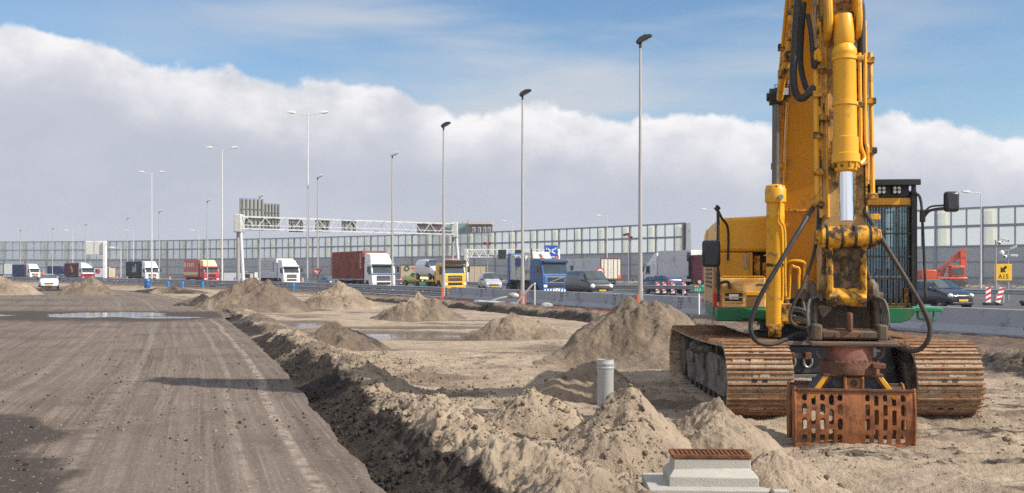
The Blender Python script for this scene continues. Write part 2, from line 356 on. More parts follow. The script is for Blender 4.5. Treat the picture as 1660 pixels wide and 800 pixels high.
# haul road of compacted grit
def road_material():
    global nt
    m = bpy.data.materials.new('compacted_grit'); m.use_nodes = True; nt = m.node_tree; b = nt.nodes['Principled BSDF']
    o = N('ShaderNodeTexCoord').outputs['Object']; cmb = N('ShaderNodeCombineXYZ'); L(attr('across'), cmb.inputs[0]); L(attr('along'), cmb.inputs[1])
    streak = noise(mapping(cmb.outputs[0], (6.5, .12, 1)), 1, 7, .8); st2 = noise(mapping(cmb.outputs[0], (1.1, .03, 1)), 1, 4, .6); st3 = noise(mapping(cmb.outputs[0], (17, .25, 1)), 1, 4, .65)
    grain = noise(o, 26, 6, .8); stones = N('ShaderNodeTexVoronoi'); stones.inputs['Scale'].default_value = 17; L(o, stones.inputs['Vector'])
    mid = noise(o, .5, 6, .62)
    c = mixc(mrange(streak, .34, .64, 0, 1), (.064, .049, .040), (.195, .156, .128))
    c = mixc(mrange(st2, .35, .66, 0, .6), c, (.18, .143, .116))
    c = mixc(mrange(st3, .54, .70, 0, .4), c, (.28, .23, .185))
    c = mixc(mrange(mid, .48, .66, 0, .5), c, (.075, .056, .043))
    ac_ = mth('ADD', attr('across'), mth('MULTIPLY_ADD', noise(mapping(cmb.outputs[0], (0, .12, 0)), 1, 3), .5, -.25))
    for a0_, w_, k_ in ((.42, .09, .75), (.98, .07, .4), (2.6, .12, .35), (4.3, .12, .3)):
        tm = mth('MULTIPLY', mrange(mth('ABSOLUTE', mth('ADD', ac_, a0_)), w_ * .4, w_, k_, 0, True), mrange(noise(o, 3.2, 5, .7), .38, .6, 0, 1)); c = mixc(tm, c, (.34, .285, .235))
    wet = attr('wet'); wj = mrange(mth('ADD', wet, mth('MULTIPLY_ADD', noise(o, 2.2, 8, .75), 1.5, -.75)), .28, .72, 0, 1)
    c = mixc(wj, c, (.056, .043, .034))
    pb = mth('MULTIPLY', mrange(stones.outputs['Distance'], .14, .22, 1, 0), mrange(noise(o, 7, 3), .44, .56, 0, .9))
    c = mixc(pb, c, mixc(mrange(noise(o, 15, 2), .42, .58, 0, 1), (.045, .033, .025), (.48, .39, .30)))
    gr = mth('MULTIPLY_ADD', grain, 1.9, .05); cc = N('ShaderNodeMix', data_type='RGBA', blend_type='MULTIPLY'); cc.inputs[0].default_value = 1
    L(c, cc.inputs[6]); L(gr, cc.inputs[7]); L(cc.outputs[2], b.inputs['Base Color'])
    L(mrange(wj, 0, 1, .95, .78), b.inputs['Roughness']); b.inputs['Specular IOR Level'].default_value = .22
    bn = N('ShaderNodeBump'); bn.inputs['Strength'].default_value = .6; bn.inputs['Distance'].default_value = .015
    L(mth('ADD', mth('ADD', grain, mth('MULTIPLY', streak, 1.2)), mth('MULTIPLY', pb, .9)), bn.inputs['Height']); L(bn.outputs[0], b.inputs['Normal'])
    return m
cr_ = np.linspace(0, 1, 420); yr = np.concatenate([[-40, -15, -4, 2, 5], 5.6 * 1.0042 ** np.arange(1, 760)])
Yr, Cr = np.meshgrid(yr, cr_, indexing='ij')
jit = .07 * fbm(Yr * 1.2, 0 * Yr, 83, 4, .6)
Ar = .12 + jit * (1 - Cr) - 75 * Cr ** 2.1; Xr = EDGE(Yr) + Ar
def road_h(A, Y, X):
    fade = sst(Y, 90, 25)
    rut = .018 * fbm(A * 1.3, Y * .05, 87, 3) + .008 * fbm(A * 6, Y * .12, 89, 3)
    z = .02 + rut * (.4 + .6 * fade) + .012 * fbm(X * 1.2, Y * 1.2, 91, 4) + .006 * fbm(X * 9, Y * 9, 93, 3) * fade
    return z
RPUD = [(-17.8, 45.2, 2.8, 3.2), (-22.4, 44.4, 1.6, 1.8), (-14.0, 42.6, 1.7, 1.0), (-26.5, 46.4, 2.6, 2.2)]
def rpud(X, Y):
    m = -9
    for x, y, a, b in RPUD: m = np.maximum(m, 1 - ((X - x) / a) ** 2 - ((Y - y) / b) ** 2)
    return m + .95 * fbm(X * .42, Y * .55, 95, 5, .6)
Zr = road_h(Ar, Yr, Xr); Zr = Zr - .06 * sst(rpud(Xr, Yr), -.5, .9)
Zr[:, 0] = -.3; Zr[:, 1] -= .03
wet = np.exp(-((Yr - 43.5 + .10 * (Xr + 15)) / 5.2) ** 2) * sst(Xr, -9.5, -14) * 1.25
wet = np.maximum(wet, sst(Xr + .42 * (Yr - 9) + .8 * fbm(Xr * .7, Yr * .5, 97, 3), -3.75, -4.6) * sst(Yr, 14.6, 12.2))
wet = np.maximum(wet, .75 * np.exp(-((Yr - 68) / 1.3) ** 2) * sst(Xr, -24, -30)); wet = np.maximum(wet, .62 * np.exp(-((Yr - 57) / 1.0) ** 2) * sst(Xr, -18, -24) * sst(Xr, -40, -30))
tag(grid_mesh('road', Xr, Yr, Zr, road_material(), {'wet': wet, 'across': Ar, 'along': Yr}), kind='structure')
# standing water
def water_material():
    m = M('standing_water', (.05, .042, .034), .04, 0, .1, .5)
    return m
def water_sheet(name, x0, x1, y0, y1, z):
    b = MB(); b.add([(x0, y0, z), (x1, y0, z), (x1, y1, z), (x0, y1, z)], [(0, 1, 2, 3)]); o = b.build(name, water_material(), smooth=False); return tag(o, kind='structure')
ZP = FLOOR - .058
water_sheet('puddle', -12.5, 2.6, 29, 46, ZP)
water_sheet('puddle', -32, -11.5, 40.5, 49.6, -.006)
# asphalt of the motorway, between the kerb line and the noise barrier
NB = [(150, 70), (110, 112), (73, 149.5), (62.7, 161), (33, 204), (15, 226), (-4.4, 248), (-22, 264), (-41, 278), (-81, 305), (-120, 323), (-161, 331), (-230, 338), (-320, 342)]
def resample(P, step):
    P = [Vector(p) for p in P]; out = [P[0]]
    E = [P[0] * 2 - P[1]] + P + [P[-1] * 2 - P[-2]]; D = []
    for i in range(1, len(E) - 2):
        a, b, c, d = E[i - 1:i + 3]
        for k in range(24):
            t = k / 24; D.append(.5 * ((2 * b) + (c - a) * t + (2 * a - 5 * b + 4 * c - d) * t * t + (3 * b - a - 3 * c + d) * t ** 3))
    D.append(P[-1]); acc = 0; nxt = step
    for p, q in zip(D, D[1:]):
        l = (q - p).length
        while acc + l >= nxt: out.append(p + (q - p) * ((nxt - acc) / l)); nxt += step
        acc += l
    return out
nb = resample(NB, 8.0)
rl = resample([(float(RAIL(y)), y) for y in (-20, 10, 29, 50, 73, 82, 99, 120, 132, 150, 170, 200, 230, 265, 300)], 6.0)
b = MB(); n = 90
def pick(P, t): f = t * (len(P) - 1); i = min(int(f), len(P) - 2); return P[i] + (P[i + 1] - P[i]) * (f - i)
for i in range(n): 
    p0, p1, q0, q1 = pick(rl, i / n), pick(rl, (i + 1) / n), pick(nb, i / n), pick(nb, (i + 1) / n)
    b.add([(p0.x + .9, p0.y + .4, -.02), (q0.x - 1, q0.y - 1, -.02), (q1.x - 1, q1.y - 1, -.02), (p1.x + .9, p1.y + .4, -.02)], [(0, 1, 2, 3)])
tag(b.build('motorway', M('asphalt', (.06, .06, .062), .85, 0, .2, .6, (.11, .105, .1), .2, .4, .3, 60), smooth=False), kind='structure')
def offs(P, d):
    o = []
    for i, p in enumerate(P):
        t = (P[min(i + 1, len(P) - 1)] - P[max(i - 1, 0)]).normalized(); o.append(p + Vector((t.y, -t.x)) * d)
    return o
b = MB()
for d, dash in ((1.6, 0), (5.2, 1), (8.8, 1), (12.4, 0)):
    Q = resample([tuple(p) for p in offs(rl, d)], 3.0); Qa = offs(Q, -.08); Qb = offs(Q, .08)
    for i in range(len(Q) - 1):
        if dash and i % 4: continue
        b.add([(*Qa[i], -.014), (*Qb[i], -.014), (*Qb[i + 1], -.014), (*Qa[i + 1], -.014)], [(0, 1, 2, 3)])
tag(b.build('lane_markings', M('road_paint', (.7, .7, .68), .7), smooth=False), kind='structure')
# ------------------------------------------------------------------ sand piles (each its own thing)
PILES = []
def pile_f(p, X, Y):
    x, y, h, rx, ry, sd, rot, top = p
    dx, dy = X - x, Y - y; c, s = math.cos(rot), math.sin(rot); u = (dx * c + dy * s) / rx; v = (-dx * s + dy * c) / ry
    wob = 1 + .34 * fbm(X * 1.2 / max(rx, 1) + sd, Y * 1.2 / max(rx, 1), sd, 3)
    r = np.sqrt(u * u + v * v) / wob
    core = np.clip(1 - r, -.25, 1); prof = np.where(core > 0, (core ** 1.06), core * .9)
    prof = prof - np.clip(top - r, 0, 1) ** 2 * .9
    z = h * prof + np.clip(1.1 - r, 0, 1) * (h * .34 * fbm(X * 2.2 / rx ** .6 + 9, Y * 2.2 / rx ** .6, sd + 5, 4, .55)) \
        + sst(r, 1.2, .8) * (.045 * fbm(X * 4.5, Y * 4.5, sd + 9, 4, .62) + .03 * (ridged(X * 7, Y * 7, sd + 11, 3) - .6)) * min(1, .5 + h)
    return z, r
def pile(px, Y, h, rx, ry, sd, label, rot=0, top=.12, zb=None, soil=.1, damp=.15, dk=.38, nr=130, na=260):
    x = gx(px, Y); z0 = ground_z(x, Y) if zb is None else zb; p = (x, Y, h, rx, ry, sd, rot, top); PILES.append((p, z0))
    rr = (np.linspace(0, 1, nr)[1:] ** .8) * 1.25; aa = np.linspace(0, 2 * math.pi, na)
    Rg, Ag = np.meshgrid(rr, aa, indexing='ij'); c, s = math.cos(rot), math.sin(rot)
    U = Rg * np.cos(Ag) * rx; V = Rg * np.sin(Ag) * ry; Xp = x + U * c - V * s; Yp = Y + U * s + V * c
    U0 = np.zeros((1, na)); Xp = np.concatenate([U0 + x, Xp]); Yp = np.concatenate([U0 + Y, Yp])
    Zp, rad = pile_f(p, Xp, Yp); zg = ground_h(Xp, Yp); Zp = z0 + Zp + (zg - z0) * sst(rad, .55, 1.05)
    Zp = Zp - .35 * sst(rad, 1.0, 1.2)
    so_ = np.clip(soil + .55 * fbm(Xp * .9, Yp * .9, sd + 3, 4), 0, 1); da = np.clip((damp + dk if Y > 18 else damp - .12) + .8 * fbm(Xp * .7, Yp * .7, sd + 7, 4), 0, 1)
    o = grid_mesh('sand_pile', Xp - x, Yp - Y, Zp - z0, MSAND, {'soil': so_, 'mud': 0 * so_, 'damp': da}); o.location = (x, Y, z0)
    return tag(o, label, 'sand pile', 'heaps of dug sand on the site')
pile(408, 53, 1.95, 3.3, 2.6, 101, 'tall olive brown sand heap at the end of the earth bank', .1, .05, FLOOR, .0, .45)
pile(330, 57, .75, 2.4, 2.0, 103, 'low dark heap beside the road at the left foot of the tallest far heap', 0, .1, FLOOR, .35, .5)
pile(548, 58, 1.38, 2.5, 2.2, 105, 'pointed sand heap in front of the red container lorry', 0, .06, FLOOR, .12, .2)
pile(678, 44.5, 1.22, 1.75, 1.6, 107, 'rounded cloddy sand heap in front of the guardrail end', 0, .1, FLOOR, .15, .25)
pile(830, 32.2, .80, 1.75, 1.25, 109, 'low wide sand heap with a flat top before the dark cut bank', .0, .25, FLOOR, .15, .3)
pile(1030, 23.7, 1.62, 2.25, 2.1, 111, 'largest sand heap, steep and broad, just left of the yellow excavator', .2, .38, FLOOR, .1, .25)
pile(545, 27.2, .82, 1.5, 1.5, 113, 'clumpy brown heap piled on the middle of the earth bank', .2, .18, FLOOR, .4, .7)
pile(960, 16.9, .55, 1.25, .7, 115, 'low reddish brown ridge behind the grey plastic pipe', .12, .3, FLOOR, .0, .45)
pile(868, 13.6, .56, .85, .8, 117, 'small smooth sand heap left of the grey plastic pipe', .1, .12, FLOOR, .02, .0)
pile(1020, 11.3, .68, 1.0, 1.15, 119, 'pale sand heap in front of the grey pipe and left of the concrete block', -.2, .07, FLOOR, .02, .0)
pile(1158, 11.7, .62, .75, .85, 121, 'brownish sand heap before the left crawler track', 0, .14, FLOOR, .1, .4)
pile(1262, 9.25, .40, .72, .62, 123, 'dark speckled sand heap right of the concrete block', -.25, .12, FLOOR, .15, .35)
pile(905, 9.0, .33, .72, .6, 125, 'rough low sand heap at the bottom edge left of the concrete block', .2, .2, FLOOR, .15, .15)
pile(1098, 8.15, .12, .75, .35, 126, 'thin spread of loose sand in front of the concrete block', .0, .35, FLOOR, .12, .15)
pile(148, 84, 1.35, 3.0, 2.4, 127, 'far conical sand heap right of the white car on the haul road', 0, .05, 0, .05, .3)
pile(2, 84, 1.65, 3.6, 2.6, 129, 'far pale sand heap cut by the left edge of the photo', 0, .05, 0, .0, .05)
pile(52, 100, .55, 3.6, 1.6, 131, 'low dark soil heap behind the white car on the haul road', 0, .3, 0, .5, .4)
pile(270, 97, .5, 3.8, 1.8, 133, 'long low dark soil heap by the blue barrel', 0, .3, 0, .55, .4)
def surf_z(X, Y):
    z = ground_h(X, Y)
    for p, z0 in PILES:
        h, r = pile_f(p, X, Y); hz = z0 + h + (z - z0) * sst(r, .55, 1.05); z = np.where(r < 1.0, np.maximum(z, hz), z)
    return z
# loose clods: uncountable
rg = np.random.default_rng(5); nC = 21000
Yc = 8.0 * (26 / 8.0) ** rg.random(nC); ac = np.where(rg.random(nC) < .55, rg.random(nC) ** 1.2 * 3.2 + .15, rg.random(nC) * 13)
Xc = EDGE(Yc) + ac; keep = (Xc < BANK(Yc) + 3) & (Xc < .62 * Yc); Xc, Yc, ac = Xc[keep], Yc[keep], ac[keep]
dens = vn(Xc * .8, Yc * .8, 141); keep = rg.random(len(Xc)) < sst(dens, .25, .6) + .15; Xc, Yc, ac = Xc[keep], Yc[keep], ac[keep]
Zc = surf_z(Xc, Yc); nC = len(Xc)
sz = np.clip(.007 * np.exp(rg.normal(.3, .62, nC)), .005, .042)
bmx = bmesh.new(); bmesh.ops.create_icosphere(bmx, subdivisions=1, radius=1); iv = np.array([v.co[:] for v in bmx.verts]); fi = np.array([[v.index for v in f.verts] for f in bmx.faces]); bmx.free()
V = iv[None] * (1 + .38 * rg.normal(size=(nC, len(iv), 1)).clip(-1.3, 1.3)) * (rg.uniform(.6, 1.3, (nC, 1, 3))) * sz[:, None, None]
V += np.stack([Xc, Yc, Zc + sz * .25], -1)[:, None]
Fc = fi[None] + (np.arange(nC) * len(iv))[:, None, None]
me = bpy.data.meshes.new('rubble'); me.vertices.add(nC * len(iv)); me.vertices.foreach_set('co', V.astype(np.float32).ravel())
me.loops.add(Fc.size); me.loops.foreach_set('vertex_index', Fc.astype(np.int32).ravel()); me.polygons.add(Fc.size // 3); me.polygons.foreach_set('loop_start', np.arange(0, Fc.size, 3, dtype=np.int32)); me.update(calc_edges=True)
for k, v in (('soil', np.repeat(np.clip(sst(ac, 1.15, .6) + .3 * rg.random(nC), 0, 1), len(iv))), ('damp', np.repeat(rg.random(nC) * .9, len(iv))), ('mud', np.zeros(nC * len(iv)))):
    t = me.attributes.new(k, 'FLOAT', 'POINT'); t.data.foreach_set('value', v.astype(np.float32))
me.materials.append(MSAND); ob = bpy.data.objects.new('rubble', me); COL.objects.link(ob); tag(ob, 'loose clods and crumbs of soil scattered over bank and heaps', kind='stuff')

# loose grit lying on the haul road
nG = 7000; Yv = 8.2 * (30 / 8.2) ** rg.random(nG); Av = -.05 - rg.random(nG) ** 1.1 * 12; Xv = EDGE(Yv) + Av; kp = (np.abs(Xv) < .6 * Yv) & (vn(Av * 1.3, Yv * .12, 151) + .35 * vn(Xv * .9, Yv * .9, 152) > .55); Xv, Yv, Av = Xv[kp], Yv[kp], Av[kp]; nG = len(Xv)
Zv = road_h(Av, Yv, Xv); sv_ = np.clip(.006 * np.exp(rg.normal(.25, .5, nG)), .004, .022)
V = iv[None] * (1 + .3 * rg.normal(size=(nG, len(iv), 1)).clip(-1.2, 1.2)) * rg.uniform(.6, 1.3, (nG, 1, 3)) * sv_[:, None, None] + np.stack([Xv, Yv, Zv + sv_ * .3], -1)[:, None]
Fc = fi[None] + (np.arange(nG) * len(iv))[:, None, None]
me = bpy.data.meshes.new('gravel'); me.vertices.add(nG * len(iv)); me.vertices.foreach_set('co', V.astype(np.float32).ravel())
me.loops.add(Fc.size); me.loops.foreach_set('vertex_index', Fc.astype(np.int32).ravel()); me.polygons.add(Fc.size // 3); me.polygons.foreach_set('loop_start', np.arange(0, Fc.size, 3, dtype=np.int32)); me.update(calc_edges=True)
for k_, q_ in (('soil', np.repeat((rg.random(nG) < .25) * 1.0, len(iv))), ('damp', np.repeat(rg.random(nG), len(iv))), ('mud', np.repeat((rg.random(nG) < .2) * .8, len(iv)))):
    t = me.attributes.new(k_, 'FLOAT', 'POINT'); t.data.foreach_set('value', q_.astype(np.float32))
me.materials.append(MSAND); ob = bpy.data.objects.new('gravel', me); COL.objects.link(ob); tag(ob, 'loose grit and small stones lying on the haul road', kind='stuff')
# ------------------------------------------------------------------ noise barrier, building, guardrails
CONC = M('cast_concrete', (.33, .34, .35), .85, 0, .12, 1.2, (.2, .2, .2), .25, 2.5, .3, 25)
GALV = M('galvanised_steel', (.36, .38, .40), .5, .6, .1, 2)
POLEW = M('pale_pole', (.62, .61, .58), .5, .1, .06, 1)
POLEG = M('grey_pole', (.40, .385, .365), .5, .2, .06, 1)
WHITE = M('white_paint', (.78, .78, .76), .4, 0, .05, 1, (.45, .43, .4), .12, 1.2)
BLACK = M('black_plastic', (.015, .015, .017), .45, 0, .2, 2)
RED = M('signal_red', (.62, .03, .025), .4, 0, .08, 2)
def glass_panes():
    global nt
    m = bpy.data.materials.new('milky_panes'); m.use_nodes = True; nt = m.node_tree; nt.nodes.clear()
    o = N('ShaderNodeTexCoord').outputs['Object']; n1 = noise(o, .25, 5, .6)
    d = N('ShaderNodeBsdfTranslucent'); L(mixc(mrange(n1, .35, .65, 0, 1), (.72, .77, .76), (.82, .86, .84)), d.inputs[0])
    t = N('ShaderNodeBsdfTransparent'); t.inputs[0].default_value = (.945, .965, .96, 1)
    gl = N('ShaderNodeBsdfGlossy'); gl.inputs[1].default_value = .05
    a = N('ShaderNodeMixShader'); L(mrange(n1, .35, .65, .32, .20), a.inputs[0]); L(t.outputs[0], a.inputs[1]); L(d.outputs[0], a.inputs[2])
    c = N('ShaderNodeMixShader'); c.inputs[0].default_value = .05; L(a.outputs[0], c.inputs[1]); L(gl.outputs[0], c.inputs[2])
    L(c.outputs[0], N('ShaderNodeOutputMaterial').inputs[0]); return m
PANE = glass_panes()
NBP = M('barrier_sheeting', (.42, .44, .465), .6, .1, .08, .15)
NBF = M('barrier_frame', (.25, .27, .295), .55, .2, .08, .3)
def frosted():
    global nt
    m = bpy.data.materials.new('cream_frosting'); m.use_nodes = True; nt = m.node_tree; nt.nodes.clear(); o = N('ShaderNodeTexCoord').outputs['Object']
    a = N('ShaderNodeBsdfTranslucent'); L(mixc(noise(o, .3, 3), (.90, .90, .78), (.95, .94, .83)), a.inputs[0]); d = N('ShaderNodeBsdfDiffuse'); d.inputs[0].default_value = (.85, .84, .74, 1); t = N('ShaderNodeBsdfTransparent'); t.inputs[0].default_value = (.98, .975, .92, 1)
    x = N('ShaderNodeMixShader'); x.inputs[0].default_value = .3; L(a.outputs[0], x.inputs[1]); L(d.outputs[0], x.inputs[2]); y = N('ShaderNodeMixShader'); y.inputs[0].default_value = .45; L(x.outputs[0], y.inputs[1]); L(t.outputs[0], y.inputs[2]); L(y.outputs[0], N('ShaderNodeOutputMaterial').inputs[0]); return m
BUT = frosted()
def noise_barrier(P, label, endfin=None):
    o = P[0]; root = thing('noise_barrier', label, 'noise barrier', (o.x, o.y, 0))
    pan, fr, gl, st, low = MB(), MB(), MB(), MB(), MB(); T = 11.4
    org = (o.x, o.y, 0)
    for i in range(len(P) - 1):
        a, c = P[i], P[i + 1]; d = (c - a); l = d.length; d = d / l; nrm = Vector((-d.y, d.x));
        if nrm.y > 0: nrm = -nrm          # towards the road
        rot = Matrix.Rotation(math.atan2(d.y, d.x), 3, 'Z'); mid = (a + c) / 2
        def B(mb, s0, s1, z0, z1, th, out=0.0):
            q = a + d * ((s0 + s1) / 2) + nrm * out; mb.box((q.x, q.y, (z0 + z1) / 2), (s1 - s0, th, z1 - z0), rot)
        B(pan, .0, l, 1.15, 5.5, .16)
        for k in range(24): B(pan, l * (k + .25) / 24, l * (k + .62) / 24, 1.2, 5.45, .05, .1)
        B(fr, 0, l, 5.5, 5.78, .3, .04); B(fr, 0, l, 8.42, 8.80, .28, .03); B(fr, 0, l, T - .28, T, .3, .04); B(fr, 0, l, 3.25, 3.42, .1, .16); B(fr, 0, l, .95, 1.15, .3, .04)
        B(fr, -.17, .17, 0, T + .02, .42, .09)
        for k in (1, 2): B(fr, l * k / 3 - .1, l * k / 3 + .1, 5.78, T - .28, .22, .02)
        B(gl, .17, l - .1, 5.78, 8.42, .03, -.05); B(gl, .17, l - .1, 8.8, T - .28, .03, -.05)
        B(low, 0, l, 0, .95, .2)
        # leaning concrete fin behind every bay
        q = a + d * 1.2 - nrm * .22
        v = []
        for z, w2, dep in ((0, 1.05, .14), (T - .32, .50, .12)):
            for s_, t_ in ((-1, 0), (1, 0), (1, 1), (-1, 1)):
                p = q + d * (s_ * w2) - nrm * (t_ * dep); v.append((p.x, p.y, z))
        bt = MB().hexa(v); bt.build('frosted_fin', BUT, root, origin=org)
    if endfin is not None:
        a = P[endfin]; d = (P[0] - P[1]).normalized() if endfin == 0 else (P[-1] - P[-2]).normalized(); q = a + d * 1.0; v = []
        for z, w2 in ((0, 1.25), (T - .1, .75)):
            for s_, t_ in ((-.45, 0), (1, 0), (1, 1), (-.45, 1)):
                p = q + d * (s_ * w2) + Vector((0, t_ * 1.0 + .1)); v.append((p.x, p.y, z))
        MB().hexa(v).build('end_fin', WHITE, root, origin=org)
        b = MB(); p = a + d * .25; b.box((p.x, p.y, T / 2), (.35, .5, T), Matrix.Rotation(math.atan2(d.y, d.x), 3, 'Z')); b.build('end_post', M('dark_steel', (.05, .055, .06), .5), root, origin=org)
    pan.build('sheet_panel', NBP, root, origin=org, smooth=False); fr.build('frame', NBF, root, origin=org, smooth=False)
    gl.build('glazing', PANE, root, origin=org, smooth=False); low.build('plinth', CONC, root, origin=org, smooth=False)
nbl = resample([(33.3, 203.5), (15, 226), (-4.4, 248), (-22, 264), (-41, 278), (-81, 305), (-120, 323), (-161, 331), (-230, 338), (-320, 342)], 7.2)
noise_barrier(nbl, 'long grey noise barrier with two rows of panes ending in a white fin', 0)
nbr = resample([(52, 176), (62.7, 161), (73, 149.5), (92, 129), (110, 112), (140, 80)], 7.0)
noise_barrier(nbr, 'grey glazed noise barrier behind the yellow A15 sign')
# flats behind the barrier
bl = thing('apartment_building', 'dark red brick apartment block with green glass stair tower behind the noise barrier', 'building', (gx(737, 345), 345, 0))
BRK = M('dark_brick', (.085, .04, .036), .85, 0, .2, .6); BGL = M('green_facade', (.16, .26, .22), .4, 0, .15, .3); WIN = M('window_glass', (.10, .13, .145), .1, 0, .2, .2)
w = lambda px: gx(px, 345) - bl.location.x
zz = lambda py: CAMZ - (py - HZ) / F * 345
MB().bx(w(676), w(716), 0, 14, 0, zz(363)).build('brick_wall', BRK, bl, smooth=False); MB().bx(w(761), w(797), -1, 14, 0, zz(364)).build('brick_wall', BRK, bl, smooth=False)
b = MB(); b.bx(w(716) + .02, w(761) - .02, 1, 13, 0, zz(362.5)); b.build('glass_wall', BGL, bl, smooth=False)
b = MB(); b.bx(w(676) - .3, w(716) - .02, -.4, 14.3, zz(363) + .01, zz(363) + .7); b.bx(w(759), w(797) + .3, -1.4, 14.4, zz(364) + .01, zz(364) + .8); b.bx(w(752), w(783), 3, 10, zz(362), zz(361)); b.build('roof', M('roof_edge', (.45, .43, .4), .8), bl, smooth=False)
b = MB(); b.bx(w(757), w(760), 3, 5, zz(362), zz(357)); b.bx(w(748), w(750), 3, 4, zz(362), zz(359)); b.build('roof_vent', GALV, bl, smooth=False)
for r_i in range(5):
    z0 = zz(364) - 3.0 - r_i * 3.05
    for x0 in (682, 692, 703): 
        f_ = MB().bx(w(x0), w(x0 + 6), -.14, .1, z0, z0 + 1.9).build('window', WIN, bl, smooth=False)
    for x0 in (766, 775, 783.5, 790.5):
        f_ = MB().bx(w(x0), w(x0 + 4.6), -1.10, -.9, z0, z0 + 2.0).build('window', WHITE, bl, smooth=False)
        MB().bx(w(x0) + .12, w(x0 + 4.6) - .12, -1.16, -1.11, z0 + .12, z0 + 1.88).build('pane', WIN, f_, smooth=False)
    for x0 in (720, 729, 738, 747):
        MB().bx(w(x0), w(x0 + 7), .86, 1.1, z0, z0 + 1.9).build('window', WIN, bl, smooth=False)
    MB().bx(w(717), w(760), -.4, .85, z0 - .9, z0 - .7).build('balcony', M('balcony_green', (.22, .33, .28), .6), bl, smooth=False)
# low scrub far away behind the gap of the barrier
# concrete barrier segments beside the site, each 6 m
def barrier_x(Y): return 14 + (Y - 29.4) * (-18.25 / 43.6)
dirv = Vector((-18.25, 43.6)).normalized()
NJ = [(-.30, 0), (.30, 0), (.30, .10), (.17, .30), (.105, .80), (-.105, .80), (-.17, .30), (-.30, .10)]
proto = None; k = 0
P0 = Vector((-4.15, 73.2))
blab = ['end concrete barrier segment with the guardrail tail bolted to it', 'concrete barrier segment behind the fallen lamp post', 'concrete barrier segment in front of the silver van', 'concrete barrier segment under the tallest black headed lamp but two', 'concrete barrier segment in front of the blue refuse lorry', 'concrete barrier segment in front of the black van', 'concrete barrier segment behind the largest sand heap', 'concrete barrier segment under the kilometre sign', 'concrete barrier segment hidden partly by the excavator house', 'concrete barrier segment below the black hatchback', 'concrete barrier segment right of the excavator, nearest whole one', 'concrete barrier segment cut by the right edge of the photo']
while k < 12:
    p = P0 - dirv * (k * 6.0 + 3.0)
    if proto is None:
        b = MB(); b.prism(NJ, -2.98, 2.98, 'y'); proto = b.build('concrete_barrier', M('barrier_concrete', (.33, .355, .385), .8, 0, .08, .7, (.21, .22, .235), .22, 1.6, .25, 30), bevel=.015, smooth=False)
        b = MB()
        for q in (-2.90, 2.84):
            for k_ in range(5): b.bx(-.16 - (.05 if k_ < 2 else 0) , -.10, q, q + .05, .12 + k_ * .14, .18 + k_ * .14)
        b.build('joint_bolt', M('dark_recess', (.10, .10, .105), .9), proto, smooth=False)
        b = MB(); b.bx(-.150, -.12, 1.22, 1.28, .58, .72); b.build('marker', RED, proto, smooth=False)
        o = proto
    else: o = copy_tree(proto)
    o.location = (p.x, p.y, -.01); o.rotation_euler = (0, 0, math.atan2(-dirv.x, dirv.y))
    tag(o, blab[k], 'concrete barrier', 'concrete barrier segments along the motorway'); k += 1
# guardrails: W beam on posts
def guardrail(P, label, z=.75, posts=4.0, side=1, dbl=False):
    o = P[0]; root = thing('guardrail', label, 'guardrail', (o.x, o.y, 0)); org = (o.x, o.y, 0)
    prof = [(0, 0), (.06, .03), (.07, .07), (.02, .12), (.02, .19), (.07, .24), (.06, .28), (0, .31)]
    vs = []; n = len(prof)
    for i, p in enumerate(P):
        t = (P[min(i + 1, len(P) - 1)] - P[max(i - 1, 0)]).normalized(); nr = Vector((t.y, -t.x)) * -side
        vs += [(p.x + nr.x * a, p.y + nr.y * a, z - .31 + h) for a, h in prof]
    fs = [(i * n + k, i * n + k + 1, (i + 1) * n + k + 1, (i + 1) * n + k) for i in range(len(P) - 1) for k in range(n - 1)]
    b = MB().add(vs, fs); b.build('rail', GALV, root, origin=org)
    if dbl:
        vs2 = [(x, y, zq - .36) for x, y, zq in vs]; MB().add(vs2, fs).build('lower_rail', GALV, root, origin=org)
    Q = resample([tuple(p) for p in P], posts)
    for q in Q[:90]:
        b = MB(); b.bx(q.x - .05, q.x + .05, q.y + .05, q.y + .17, -.1, z - .06); b.build('post', GALV, root, origin=org, smooth=False)
    return root
guardrail([Vector((float(RAIL(y)) + .1, y)) for y in np.concatenate([[73.4], np.arange(76, 300, 4)])], 'steel guardrail on posts along the near edge of the motorway', .78, 3.0, 1, True)
MED = resample([(44, 44), (29.5, 63.5), (19, 75), (8.5, 86), (-1, 103), (-8, 120), (-19, 146), (-36, 180), (-60, 212), (-95, 246), (-150, 280), (-240, 300)], 4.0)
guardrail(MED, 'dark steel median guardrail running behind the vans and lorries', .80, 4.0, 1)
